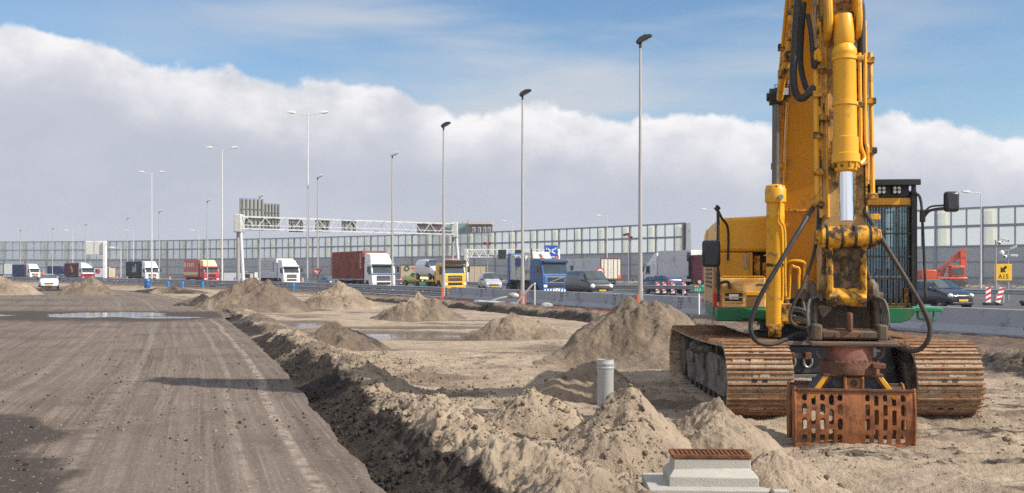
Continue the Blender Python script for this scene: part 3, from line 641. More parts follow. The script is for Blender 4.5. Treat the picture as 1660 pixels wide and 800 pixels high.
# ------------------------------------------------------------------ lamp posts
def lamp_post(px, Y, H, kind, label, group, zb=None):
    x = gx(px, Y); z0 = ground_z(x, Y) - .05 if zb is None else zb; r = thing('lamp_post', label, 'lamp post', (x, Y, z0), 0, group)
    mt = {'black': POLEG, 'single': POLEG, 'arm': POLEW, 'double': POLEW}[kind]
    b = MB(); k = 1.25 if kind == 'double' else 1.0
    b.cyl((0, 0, 0), (0, 0, H * .16), .115 * k, .11 * k); b.cyl((0, 0, H * .16), (0, 0, H * .60), .095 * k, .075 * k); b.cyl((0, 0, H * .60), (0, 0, H - .15), .07 * k, .05 * k, n=10); b.build('pole', mt, r)
    b = MB(); b.bx(-.06, .06, -.125 * k, -.1 * k, .6, 1.1); b.build('hatch', mt, r, smooth=False)
    def head(p, sgn, mat, L_=.62, tilt=.5):
        h = MB(); d = Vector((sgn * math.cos(tilt), 0, math.sin(tilt))); u = Vector((-sgn * math.sin(tilt), 0, math.cos(tilt)))
        P_ = [p + d * a + u * c for a, c in ((-.06, -.06), (-.08, .10), (.1, .17), (L_ * .6, .17), (L_, .05), (L_ + .05, -.05), (L_ * .8, -.07))]
        n_ = len(P_); h.add([q + Vector((0, -.16, 0)) for q in P_] + [q + Vector((0, .16, 0)) for q in P_], [tuple(range(n_)), tuple(range(2 * n_ - 1, n_ - 1, -1))] + [(i, n_ + i, n_ + (i + 1) % n_, (i + 1) % n_) for i in range(n_)])
        hh = h.build('lamp_head', mat, r, bevel=.03)
        g_ = MB(); q = [p + d * a + u * -.075 for a in (.12, L_ * .75)]; g_.hexa([q[0] + Vector((0, -.12, -.02)), q[1] + Vector((0, -.12, -.02)), q[1] + Vector((0, .12, -.02)), q[0] + Vector((0, .12, -.02)), q[0] + Vector((0, -.12, 0)), q[1] + Vector((0, -.12, 0)), q[1] + Vector((0, .12, 0)), q[0] + Vector((0, .12, 0))]); g_.build('lens', M('lamp_lens', (.35, .36, .36), .2), hh, smooth=False)
    if kind in ('black', 'single'):
        MB().cyl((0, 0, H - .2), (0, 0, H + .02), .06).build('bracket', BLACK, r)
        head(Vector((-.08, 0, H + .05)), 1, M('black_lamp_housing', (.012, .012, .014), .5) if kind == 'black' else M('grey_lamp_housing', (.5, .49, .46), .5), .62 if kind == 'black' else .66, .5 if kind == 'black' else .42)
    elif kind == 'arm':
        MB().tube([(0, 0, H - .3), (-.02, 0, H - .05), (-.3, 0, H + .02), (-1.3, 0, H + .08)], .04).build('arm', mt, r)
        head(Vector((-1.3, 0, H + .08)), -1, WHITE, .8, .12)
    else:
        for sg in (-1, 1):
            MB().tube([(0, 0, H - .25), (sg * .5, 0, H - .2), (sg * 1.5, 0, H + .02)], .035).build('arm', mt, r)
            head(Vector((sg * 1.45, 0, H)), sg, WHITE, .75, .1)
    return r
GB = 'black headed lamp posts at the edge of the site'
for px, Y, lb in ((1038, 45.8, 'tallest black headed lamp post, rising behind the largest sand heap'), (847, 59.7, 'black headed lamp post standing by the fallen pole'), (719, 73, 'black headed lamp post left of the yellow recovery truck, at the guardrail end')):
    lamp_post(px, Y, 11.9, 'black', lb, GB)
for px, Y, lb in ((636, 91.5, 'grey headed lamp post in front of the white and red container lorry'), (515, 113, 'slim grey lamp post right of the tall double lamp, with a give way sign'), (421, 142, 'slim grey lamp post in front of the sign backs on the gantry'), (336, 151, 'slim grey lamp post in front of the red box lorry'), (258, 178, 'slim grey lamp post right of the black container lorry'), (206, 200, 'slim grey lamp post left of the black container lorry'), (138, 228, 'slim grey lamp post in front of the red and white lorry'), (85, 246, 'slim grey lamp post right of the dark blue container lorry'), (33, 258, 'slim grey lamp post on the dark blue container lorry')):
    lamp_post(px, Y, 12.0, 'single', lb, 'slim lamp posts along the near guardrail', -.05)
for px, Y, lb in ((499, 113.5, 'tallest double armed white lamp post right of the white box lorry'), (360, 145.5, 'double armed white lamp post between red lorry and gantry leg'), (246, 181, 'double armed white lamp post at the black container lorry')):
    lamp_post(px, Y, 19.1, 'double', lb, 'tall double armed lamp posts', -.05)
for px, py, Y, lb in ((984, 350, 185, 'white single arm lamp over the barrier left of the barrier end fin'), (830, 359, 205, 'white single arm lamp over the barrier right of the flats'), (1156, 340, 180, 'white single arm lamp in the gap beside the excavator'), (1590, 312, 118, 'tall white single arm lamp right of the excavator mirror'), (322, 374, 250, 'white single arm lamp over the barrier left of the red lorry'), (216, 374, 255, 'white single arm lamp over the barrier near the left double lamp'), (118, 374, 262, 'white single arm lamp over the barrier left of the white sign board'), (196, 402, 190, 'short white lamp left of the slim pole by the black container lorry')):
    lamp_post(px, Y, CAMZ - (py - HZ) / F * Y, 'arm', lb, 'white single arm lamps beyond the traffic', -.1)
# ------------------------------------------------------------------ gantries and signs
root = thing('sign_gantry', 'white lattice gantry across the motorway carrying backs of road signs', 'gantry', (-33.4, 129, 0)); org = (-33.4, 129, 0)
A, Bq = Vector((gx(388, 129), 129, 0)), Vector((gx(737, 149), 149, 0)); gd = (Bq - A).normalized(); gn = Vector((-gd.y, gd.x, 0)); gl_ = (Bq - A).length
zl, zh = 7.15, 8.65
b = MB()
for sd in (-.7, .7):
    for z in (zl, zh): b.bar(A + gn * sd + Vector((0, 0, z)), Bq + gn * sd + Vector((0, 0, z)), .13)
    nn = 13
    for i in range(nn if sd > 0 else 0):
        p, q, m = (A + gd * (gl_ * t / nn) for t in (i, i + 1, i + .5))
        b.bar(p + gn * sd + Vector((0, 0, zl)), m + gn * sd + Vector((0, 0, zh)), .085); b.bar(m + gn * sd + Vector((0, 0, zh)), q + gn * sd + Vector((0, 0, zl)), .085)
for i in range(21):
    p = A + gd * (gl_ * i / 20)
    for z in (zl, zh): b.bar(p - gn * .7 + Vector((0, 0, z)), p + gn * .7 + Vector((0, 0, z)), .08)
b.bar(A - gn * .7 + Vector((0, 0, zl + .45)), Bq - gn * .7 + Vector((0, 0, zl + .45)), .08)
b.build('truss', M('gantry_grey_white', (.50, .51, .51), .5, .1, .06, .5), root, origin=org, smooth=False)
for e in (A, Bq):
    MB().box((e.x, e.y, (zl + zh) / 2 - .1), (.9, 1.9, zh - zl + .7)).build('head_box', M('gantry_box', (.5, .5, .47), .6), root, bevel=.1, origin=org)
    for sd in (-1, 1):
        b = MB(); b.cyl(e + gn * sd * 1.6 + Vector((-.15 if sd < 0 else .5, 0, -.1)), e + gn * sd * .4 + Vector((0, 0, zl - .3)), .24, .20); b.build('leg', M('gantry_grey_white') if sd < 0 else POLEG, root, origin=org)
SB = M('sign_back', (.27, .28, .25), .5, .3, .12, .4); SBr = M('sign_back_rib', (.12, .13, .13), .5, .2); BLUE = M('sign_blue', (.02, .09, .42), .4)
def at_g(px, off=0):   # point of the gantry line under a photo column
    lo, hi = 0., 1.
    for _ in range(40):
        m = (lo + hi) / 2; p = A + (Bq - A) * m
        if 830 + p.x / p.y * F < px: lo = m
        else: hi = m
    return A + (Bq - A) * lo + gn * off
rotg = Matrix.Rotation(math.atan2(gd.y, gd.x), 3, 'Z')
def gboard(px0, px1, py0, py1, ribs, name='sign_board', off=1.0):
    p0, p1 = at_g(px0, off), at_g(px1, off); c = (p0 + p1) / 2; Yc_ = c.y; z1, z0 = CAMZ - (py0 - HZ) / F * Yc_, CAMZ - (py1 - HZ) / F * Yc_; w_ = (p1 - p0).length
    b = MB(); b.box((c.x, c.y, (z0 + z1) / 2), (w_, .12, z1 - z0), rotg); o = b.build(name, SB, root, origin=org, smooth=False)
    rb = MB()
    for i in range(ribs):
        q = p0 + (p1 - p0) * ((i + .5) / ribs) - gn * .13; rb.box((q.x, q.y, (z0 + z1) / 2), (.16, .12, z1 - z0 - .1), rotg)
    for fz in (.33, .67):
        q = c - gn * .13; rb.box((q.x, q.y, z0 + (z1 - z0) * fz), (w_ - .1, .08, .07), rotg)
    rb.build('rib', SBr, o, origin=org, smooth=False)
    e_ = MB(); q = c + gn * .07; e_.box((q.x, q.y, (z0 + z1) / 2), (w_ + .1, .05, z1 - z0 + .1), rotg); e_.build('sign_face', BLUE, o, origin=org, smooth=False)
gboard(395, 433, 323, 373, 6); gboard(433.5, 459, 331, 373.5, 5)
for x0, x1 in ((475, 497), (518, 540), (561, 583)):
    gboard(x0, x1, 356, 376, 3, 'matrix_sign')
# far gantry pole with white board at the left
Yq = 205; r2 = thing('sign_gantry', 'white post at far left holding a blank white sign board on an arm', 'gantry', (gx(170, Yq), Yq, 0))
hq = CAMZ - (391 - HZ) / F * Yq
MB().bx(-.3, .3, -.3, .3, -.1, hq).build('post', WHITE, r2, bevel=.05)
MB().bx(gx(138, Yq) - gx(170, Yq), 0, .32, .5, hq - .25, hq).build('arm', WHITE, r2, smooth=False)
x0 = gx(139, Yq) - gx(170, Yq); x1 = gx(166.5, Yq) - gx(170, Yq)
sb_ = MB().bx(x0, x1, .1, .25, hq - 2.65, hq - .3).build('sign_board', M('board_white', (.62, .62, .6), .6, 0, .04), r2, smooth=False)
b = MB(); b.bx((x0 + x1) / 2 - .04, (x0 + x1) / 2 + .04, .04, .1, hq - 2.6, hq - .35); b.bx(x0, x1, .02, .1, hq - 2.72, hq - 2.6); b.build('rib', M('grey_rib', (.35, .35, .35), .6), sb_, smooth=False)
# second gantry with dark matrix displays
Y3 = 172; r3 = thing('sign_gantry', 'low white lattice gantry with dark matrix displays behind the silver van', 'gantry', (gx(757, Y3), Y3, 0))
z3 = lambda py: CAMZ - (py - HZ) / F * Y3
X3 = lambda px: gx(px, Y3) - gx(757, Y3)
b = MB()
for yy in (-.5, .5):
    for py in (405, 417): b.bar((X3(757), yy, z3(py)), (X3(905), yy, z3(py)), .14)
    for i in range(22): b.bar((X3(757 + i * 6.7), yy, z3(417 if i % 2 else 405)), (X3(757 + (i + 1) * 6.7), yy, z3(405 if i % 2 else 417)), .08)
b.build('truss', WHITE, r3, smooth=False)
MB().cyl((X3(758), 0, -.1), (X3(756), 0, z3(404)), .28).build('leg', WHITE, r3); MB().cyl((X3(905), 0, -.1), (X3(905), 0, z3(404)), .28).build('leg', WHITE, r3)
MB().bx(X3(752.5), X3(757.5), -.6, .6, z3(425), z3(404)).build('head_box', M('gantry_box', (.5, .5, .47), .6), r3, bevel=.05)
for a0, a1 in ((808, 820.5), (835, 846)):
    o = MB().bx(X3(a0), X3(a1), -1.0, -.6, z3(420), z3(405.5)).build('matrix_display', M('display_black', (.018, .018, .022), .35), r3, bevel=.05)
    MB().bx(X3(a0) - .06, X3(a1) + .06, -.95, -.65, z3(420.5), z3(405)).build('rim', M('display_rim', (.3, .27, .2), .6), o, smooth=False)
# --- signs -----------------------------------------------------------------------------------------
GREEN = M('sign_green', (.005, .23, .14), .4, 0, .08, 2); LETW = M('letter_white', (.85, .85, .85), .5, 0, .02); LETB = M('letter_black', (.01, .01, .01), .5, 0, .02); YEL = M('sign_yellow', (.85, .47, .01), .4, 0, .06, 1.5)
def km_sign(px, Y, py0, py1, w_, label, num, zb=0):
    x = gx(px, Y); r = thing('kilometre_sign', label, 'road sign', (x, Y, zb)); z1, z0 = CAMZ - (py0 - HZ) / F * Y - zb, CAMZ - (py1 - HZ) / F * Y - zb; h = z1 - z0; top = h * .36
    MB().cyl((0.0, .05, -.1), (0.0, .05, z0 + .1), .035).build('post', WHITE, r)
    MB().bx(-w_ / 2, w_ / 2, -.02, .02, z0, z0 + h - top).build('sign_board', GREEN, r, bevel=.008)
    hb = MB().bx(-w_ / 2 - .01, w_ / 2 + .01, -.02, .02, z0 + h - top + .004, z1).build('header_board', M('header_black', (.02, .02, .022), .5), r, bevel=.008)
    MB().cyl((0, -.045, z1 - top / 2), (0, -.021, z1 - top / 2), top * .46, n=24).build('red_ring', RED, hb); MB().cyl((0, -.052, z1 - top / 2), (0, -.046, z1 - top / 2), top * .32, n=24).build('white_disc', LETW, hb)
    text('100', top * .3, LETB, hb, (0, -.056, z1 - top / 2)) if num else None
    bh = h - top
    pl = MB().bx(-w_ * .42, -w_ * .03, -.03, -.021, z0 + bh * .54, z0 + bh * .9).build('route_plate', RED, r, smooth=False)
    if num:
        text('A15', bh * .32, LETW, pl, (-w_ * .225, -.036, z0 + bh * .72)); text('S1', bh * .26, LETW, r, (w_ * .28, -.026, z0 + bh * .74)); text('55.9', bh * .44, LETW, r, (-w_ * .12, -.026, z0 + bh * .27))
km_sign(1133.5, 42.2, 454, 474, .52, 'green and black kilometre sign reading 55.9 beside the excavator', True, .0)
km_sign(685, 90, 453, 463.5, .55, 'small green kilometre sign in front of the lime pickup', False, .0)
Y5 = 68; r = thing('route_sign', 'yellow A15 detour sign with black arrow on twin grey posts', 'road sign', (gx(1626, Y5), Y5, 0)); k5 = F / Y5
zz5 = lambda py: CAMZ - (py - HZ) / k5
for dx in (-.33, .38): MB().cyl((dx, .08, -.1), (dx, .08, zz5(455)), .04).build('post', GALV, r)
MB().bx(-.58, .57, -.02, .02, zz5(455), zz5(428.5)).build('sign_board', YEL, r, bevel=.01)
text('A15', .42, LETB, r, (0.02, -.026, zz5(449)))
az_ = zz5(437); b = MB(); c45 = math.sqrt(.5)
pr = [(-.26, 0), (0, .24), (0, .09), (.26, .09), (.26, -.09), (0, -.09), (0, -.24)]
rt = [(x * c45 - z * c45 + 0.02, x * c45 + z * c45 + az_) for x, z in pr]
b.prism(rt, -.03, -.022, 'y'); b.build('arrow', LETB, r, smooth=False)
# blue sign with white cross arrows above the refuse lorry
Y6 = 160; r = thing('direction_sign', 'blue sign with white merging arrows above the refuse lorry', 'road sign', (gx(893.5, Y6), Y6, 0)); zz6 = lambda py: CAMZ - (py - HZ) / F * Y6; w6 = 21 / F * Y6
MB().bx(-w6 / 2, w6 / 2, -.04, .04, zz6(416), zz6(398)).build('sign_board', M('sign_blue_bright', (.01, .10, .50), .4), r, bevel=.03)
for dx in (-.7, .7): MB().cyl((dx, .15, -.1), (dx, .15, zz6(400)), .07).build('post', GALV, r)
b = MB(); cz = zz6(407)
for s_ in (-1, 1): b.bar((-.62 * s_, -.07, cz - .45), (.62 * s_, -.07, cz + .38), .03, .2); b.prism([(s_ * .42, cz + .42), (s_ * .8, cz + .5), (s_ * .72, cz + .12)], -.085, -.05, 'y'); 
b.build('arrow', LETW, r, smooth=False)
# give way sign
Y7 = 112; r = thing('give_way_sign', 'red and white give way triangle on the slim lamp post', 'road sign', (gx(514, Y7), Y7, 0)); z7 = CAMZ
MB().cyl((0, .06, -.1), (0, .06, z7 + .2), .03).build('post', GALV, r)
b = MB(); b.prism([(-.55, z7 + .27), (.55, z7 + .27), (0, z7 - .62)], -.02, .02, 'y'); b.build('sign_board', RED, r, smooth=False)
b = MB(); b.prism([(-.30, z7 + .12), (.30, z7 + .12), (0, z7 - .36)], -.03, -.021, 'y'); b.build('sign_face', LETW, r, smooth=False)
# round sign behind the black van
Y8 = 92; r = thing('round_sign', 'round white sign with red rim sticking up behind the black van', 'road sign', (gx(973, Y8), Y8, 0)); z8 = CAMZ - (441.5 - HZ) / F * Y8
MB().cyl((0, .05, -.1), (0, .05, z8 - .1), .03).build('post', GALV, r)
MB().cyl((0, -.02, z8), (0, .02, z8), .40, n=28).build('sign_board', RED, r); MB().cyl((0, -.03, z8), (0, -.021, z8), .29, n=28).build('sign_face', LETW, r)
# camera masts and floodlight masts
def mast(px, Y, pytop, label, name='camera_mast', zb=-.05):
    r = thing(name, label, 'mast', (gx(px, Y), Y, zb)); H = CAMZ - (pytop - HZ) / F * Y - zb
    MB().cyl((0, 0, 0), (0, 0, H), .065, .05).build('pole', GALV, r); return r, H
def cctv(r, p, d):
    d = Vector(d).normalized(); b = MB(); b.bar(Vector(p) - d * .22, Vector(p) + d * .25, .17, .15); o = b.build('camera', WHITE, r, bevel=.02); MB().cyl(Vector(p) + d * .25, Vector(p) + d * .30, .06).build('lens', BLACK, o)
r, H = mast(1614, 66, 389, 'tall camera mast standing left against the yellow A15 sign')
MB().bar((0, 0, H - .2), (.45, 0, H - .1), .07).build('arm', GALV, r); cctv(r, (.5, -.05, H + .02), (.8, -.5, -.35)); cctv(r, (.22, -.1, H - .18), (-.4, -.8, -.2))
r, H = mast(1634.5, 72, 404, 'shorter mast with several white cameras behind the yellow A15 sign')
MB().bar((-.45, 0, H - .12), (.35, 0, H - .02), .07).build('arm', GALV, r)
cctv(r, (.32, -.05, H + .1), (.7, -.4, .3)); cctv(r, (.35, -.1, H - .45), (.9, -.3, -.1)); cctv(r, (-.25, -.1, H - .5), (-.5, -.7, -.1))
b = MB(); b.ball((-.45, 0, H - .28), (.16, .16, .19)); b.build('dome_camera', WHITE, r)
r, H = mast(1018.5, 150, 384, 'thin mast with red and black floodlights in front of the noise barrier', 'floodlight_mast')
for dx, dz, mt in ((-.5, .25, BLACK), (.1, .1, RED), (.4, -.1, BLACK), (-.1, .35, BLACK)): MB().bx(dx - .25, dx + .2, -.3, .0, H + dz - .15, H + dz + .15).build('floodlight', mt, r, bevel=.03)
r, H = mast(790.5, 152, 396, 'thin pale mast with floodlights right of the yellow recovery truck', 'floodlight_mast')
for dx, dz, mt in ((-.4, .1, BLACK), (.0, .0, RED), (.3, .1, BLACK)): MB().bx(dx - .2, dx + .2, -.3, .0, H + dz - .15, H + dz + .15).build('floodlight', mt, r, bevel=.03)
# red and white marker boards
def board(px, Y, label, h=1.0, tilt=0, zb=0):
    r = thing('marker_board', label, 'marker board', (gx(px, Y), Y, zb), 0, 'red and white marker boards in the median'); r.rotation_euler = (0, tilt, 0)
    MB().bx(-.14, .14, -.02, .02, .15, .15 + h).build('board', LETW, r, smooth=False)
    b = MB()
    for i in range(3):
        z = .2 + i * h / 3; b.prism([(-.14, z), (-.14, z + h * .16), (.14, z + h * .34), (.14, z + h * .18)], -.026, -.021, 'y')
    b.build('stripe', RED, r, smooth=False); MB().bx(-.25, .25, -.2, .2, 0, .13).build('foot', BLACK, r, bevel=.02)
for px, Y, lb, t in ((1066, 84.6, 'leftmost marker board, just right of the tallest lamp pole', 0), (1077, 84.2, 'marker board under the cab of the white lorry', 0), (1091, 83.6, 'marker board under the middle of the white lorry', 0), (1109, 82.8, 'marker board at the tail of the white lorry', 0), (1602, 58.5, 'marker board with chevrons beside the black hatchback', 0), (1616, 58.5, 'marker board leaning left under the A15 sign', .3), (1658, 58, 'marker board tipped far over at the right edge', 1.0)):
    board(px, Y, lb, .85, t)
for px, Y, lb in ((93.5, 205, 'far marker board left of the red and white lorry'), (185, 200, 'far marker board right of the white trailer with pink disc'), (190, 205, 'second far marker board right of the white trailer with pink disc'), (275.5, 190, 'far marker board left of the red box lorry'), (650, 150, 'marker board in front of the cream site container'), (491, 150, 'marker board right of the white box lorry')):
    board(px, Y, lb, .9)
# ------------------------------------------------------------------ small site things
PVC = M('grey_pvc', (.34, .355, .36), .42, 0, .04, 3, (.36, .31, .25), .16, 5, .02, 60)
xp, yp = gx(981.5, 12.4), 12.4; zp = ground_z(xp, yp); ztop = CAMZ - (583 - HZ) / F * yp
r = thing('drain_pipe', 'upright grey plastic drain pipe standing in the sand', 'pipe', (xp, yp, zp)); hh = ztop - zp
b = MB(); b.lathe([(.097, -.2), (.097, hh - .15), (.101, hh - .14), (.101, hh - .06), (.104, hh - .055), (.104, hh - .04), (.101, hh - .035), (.101, hh), (.092, hh), (.092, hh - .5)], (0, 0, 0), (0, 0, 1), 40); b.build('pipe_wall', PVC, r)
b = MB(); b.lathe([(.1045, hh - .105), (.108, hh - .10), (.108, hh - .09), (.1045, hh - .085)], (0, 0, 0), (0, 0, 1), 40); b.build('collar', PVC, r)
# inspection block with grating
yb = 9.2; zb_ = .03; ppm = F / yb
xc = gx(1150, yb); r = thing('concrete_block', 'pale concrete drain block with rusty grating on top, half sunk in sand', 'drain block', (xc, yb, zb_), R(-2))
wb, wt, db, dt = .76, .665, .50, .33
def ring(w_, d_, z): return [(-w_ / 2, -d_ / 2, z), (w_ / 2, -d_ / 2, z), (w_ / 2, d_ / 2, z), (-w_ / 2, d_ / 2, z)]
lv = ring(wb, db, -.1) + ring(wb, db, .065) + ring(wt, dt, .12) + ring(wt - .01, dt - .01, .205)
fs = [(0, 3, 2, 1), (12, 13, 14, 15)] + [(i * 4 + k, i * 4 + (k + 1) % 4, (i + 1) * 4 + (k + 1) % 4, (i + 1) * 4 + k) for i in range(3) for k in range(4)]
PALE = M('pale_concrete', (.37, .36, .325), .85, 0, .10, 3, (.36, .33, .27), .16, 7, .4, 90)
b = MB().add(lv, fs); b.build('block', PALE, r, bevel=.008)
RUST = M('rust', (.20, .075, .026), .8, .15, .45, 5, (.07, .03, .016), .35, 9, .35, 70)
g_ = MB(); g_.bx(-wt / 2 - .004, wt / 2 + .004, -dt / 2, dt / 2, .2070, .2170)
for i in range(17):
    x = -wt / 2 + .02 + i * (wt - .04) / 16; g_.bx(x - .008, x + .008, -dt / 2 + .03, dt / 2 - .03, .2170, .2350)
for yv in (-dt / 2 + .012, dt / 2 - .012): g_.bx(-wt / 2, wt / 2, yv - .015, yv + .015, .2172, .2390)
for xv in (-wt / 2 + .003, wt / 2 - .003): g_.bx(xv - .012, xv + .012, -dt / 2 + .03, dt / 2 - .03, .2172, .2390)
for yv in (-.05, .05): g_.bx(-wt / 2 + .012, wt / 2 - .012, yv - .008, yv + .008, .2172, .2310)
g_.build('grating', RUST, r, smooth=False)
zs = zb_ - .015; r = thing('concrete_slab', 'thin pale concrete slab under the drain block, sand spilled on it', 'slab', (gx(1150, yb), yb, zs), R(-2))
MB().bx(-.56, .60, -.40, .36, -.08, .0).build('slab', PALE, r, bevel=.006)
# blue barrel, blue posts
BLU = M('barrel_blue', (.01, .10, .32), .4, 0, .1, 3); Yb = 118; r = thing('barrel', 'blue plastic barrel beside the double armed lamp post', 'barrel', (gx(239, Yb), Yb, .0))
b = MB(); b.lathe([(.30, 0), (.34, .05), (.34, .4), (.36, .43), (.34, .46), (.34, .75), (.36, .78), (.34, .81), (.33, 1.0), (.28, 1.06)], (0, 0, 0), (0, 0, 1), 24); b.build('drum', BLU, r); MB().cyl((0, 0, 1.06), (0, 0, 1.09), .22).build('lid', BLU, r)
for px, Y, lb in ((273, 125, 'blue bollard left of the red box lorry, leftmost of the four'), (296, 122, 'blue bollard left of the red lorry cab'), (328.5, 120, 'blue bollard in front of the red lorry cab'), (383, 108, 'blue bollard behind the tallest far sand heap'), (475.5, 106, 'blue bollard below the white box lorry')):
    r = thing('bollard', lb, 'bollard', (gx(px, Y), Y, -.02), 0, 'blue bollards in front of the guardrail'); MB().cyl((0, 0, 0), (0, 0, .74), .14, .13).build('tube', M('bollard_blue', (.01, .20, .62), .4), r); MB().cyl((0, 0, .55), (0, 0, .64), .138).build('band', M('bollard_band', (.1, .35, .75), .4), r)
# fallen lamp post, leaning pipe, cap
r = thing('fallen_lamp_post', 'dismantled grey lamp post lying on the ground with its lamp head up', 'lamp post', (gx(800, 58), 58, 0))
P_ = lambda px, py, Y: at(px, py, Y) - Vector((gx(800, 58), 58, 0))
b = MB(); b.cyl(P_(770, 490, 58.2), P_(836, 495, 57), .13, .17); b.build('pole', M('zinc_grey', (.30, .32, .34), .5, .4, .15, 2), r)
b = MB(); b.cyl(P_(775, 489, 57.2), P_(840, 493, 57.6), .09); b.build('second_pole', M('zinc_grey'), r)
b = MB(); b.tube([P_(790, 491, 57.5), P_(812, 484, 57.4), P_(826, 481.5, 57.4)], .07); b.build('arm', POLEG, r)
b = MB(); b.ball(P_(832, 479.5, 57.4), (.31, .2, .16)); b.build('lamp_head', M('lamp_shell', (.30, .28, .22), .6), r)
b = MB(); b.ball(P_(835.5, 480, 57.1), (.2, .14, .14)); b.build('lens', M('lens_milky', (.55, .53, .44), .4), r)
r = thing('leaning_pole', 'thin pale pole leaning across the black headed lamp post', 'pole', tuple(at(830, 497, 57))); b = MB(); o_ = at(830, 497, 57)
b.cyl(Vector((0, 0, -.1)), at(864, 461, 57) - o_, .06); b.build('shaft', POLEG, r)
r = thing('thin_stake', 'thin white stake standing right of the leaning pole', 'stake', (gx(867, 58), 58, -.05)); MB().cyl((0, 0, 0), (0, 0, 1.25), .03).build('shaft', WHITE, r); MB().bx(-.06, .06, -.04, .04, 1.2, 1.3).build('cap', WHITE, r)
r = thing('concrete_lump', 'small round grey lump of concrete lying by the barrier foot', 'concrete lump', (gx(886, 56), 56, .0)); b = MB(); b.ball((0, 0, 0), (.36, .3, .22)); b.build('dome', CONC, r); MB().cyl((0, 0, -.1), (0, 0, .03), .4).build('rim', CONC, r)
OR = M('orange_plastic', (.75, .10, .02), .6)
i_ = 0
for px, Y, py1, t, lb in ((630, 88, 467, .35, 'orange strip leaning left of the grey headed lamp post'), (717, 70, 465, -.02, 'orange stake against the black headed lamp at the guardrail end'), (714, 71, 466, .3, 'leaning orange stake left of the guardrail end lamp'), (845.5, 58.6, 471, -.05, 'orange stake on the left of the lamp by the fallen pole'), (851.5, 58.4, 472, .04, 'orange stake on the right of the lamp by the fallen pole'), (1035, 45.2, 477, -.02, 'orange stake on the left of the tallest black headed lamp')):
    r = thing('orange_stake', lb, 'stake', (gx(px, Y), Y, -.03), 0, 'orange stakes strapped around lamp posts'); r.rotation_euler = (0, t, 0); h = CAMZ - (py1 - HZ) / F * Y
    MB().bx(-.04, .04, -.02, .02, 0, h).build('strip', OR, r, smooth=False)
# red warning tape trailing along the barrier foot
def tape(pts, label):
    o = Vector((pts[0][0], pts[0][1], 0)); b = MB(); P = []
    for i, (x, y) in enumerate(pts): P.append((x - o.x, y - o.y, ground_z(x, y) + .03 + .02 * (i % 2)))
    b.tube(P, .022, 6, 5); q = b.build('warning_tape', RED); q.location = o; tag(q, label, 'tape')
tape([(float(BANK(y)) + .8 + .25 * math.sin(y), y) for y in np.arange(56, 70, .8)], 'red tape lying on the mud left of the fallen lamp post')
tape([(float(BANK(y)) + .9 + .2 * math.sin(y * 1.7), y) for y in np.arange(42, 53, .7)], 'red tape lying on the mud between fallen lamp and largest heap')
tape([(11.0 + .3 * math.sin(y * 2), y) for y in np.arange(19.5, 27.5, .5)], 'red tape trailing over the mud right of the excavator')
tape([(float(BANK(y)) + .7 + .2 * math.sin(y * 2), y) for y in np.arange(31, 38, .6)], 'red tape on the mud behind the green skirt of the excavator')
# ------------------------------------------------------------------ vehicles
TYRE = M('tyre_rubber', (.018, .018, .018), .85, 0, .2, 4, (.09, .075, .06), .3, 3); RIM = M('steel_rim', (.32, .32, .33), .4, .6, .1, 4)
GLASS = M('dark_window', (.035, .05, .055), .05, 0, .3, 1.2, coat=.5); HEADL = M('headlight', (.75, .77, .78), .12, 0, .05, 3, coat=1); ORANGE = M('beacon_orange', (.85, .16, .01), .3, 0, .05, 3)
PLATE = M('plate_yellow', (.75, .42, .02), .45, 0, .03, 3); CHAS = M('chassis_black', (.03, .03, .032), .7, 0, .2, 2, (.10, .085, .07), .3, 1.5); GRILL = M('grille_black', (.018, .018, .02), .5, 0, .2, 5); GREYP = M('grey_bumper', (.10, .10, .105), .5, 0, .1, 2)
def heading(Y): d = float(RAIL(Y + 3) - RAIL(Y - 3)) / 6; return math.atan2(-d, 1.0)
def wheel(par, x, y, r, w, out):
    b = MB(); b.lathe([(r * .6, -w / 2), (r * .95, -w / 2), (r, -w * .35), (r, w * .35), (r * .95, w / 2), (r * .6, w / 2)], (x, y, r), (1, 0, 0), 20); t = b.build('wheel', TYRE, par)
    b = MB(); xo = x + out * w * .42; b.lathe([(r * .58, 0), (r * .56, .03), (r * .3, -.02), (r * .2, .05), (.01, .06)], (xo, y, r), (out, 0, 0), 16); b.build('rim', RIM, t)
def mirror_arm(par, x, y, z, s, mat=None, h=.55):
    b = MB(); b.bx(min(x, x + s * .22), max(x, x + s * .22), y, y + .14, z - h / 2, z + h / 2); b.bar((x - s * .18, y + .1, z + h * .35), (x + s * .02, y + .07, z + h * .35), .05); b.build('mirror', mat or BLACK, par, bevel=.03)
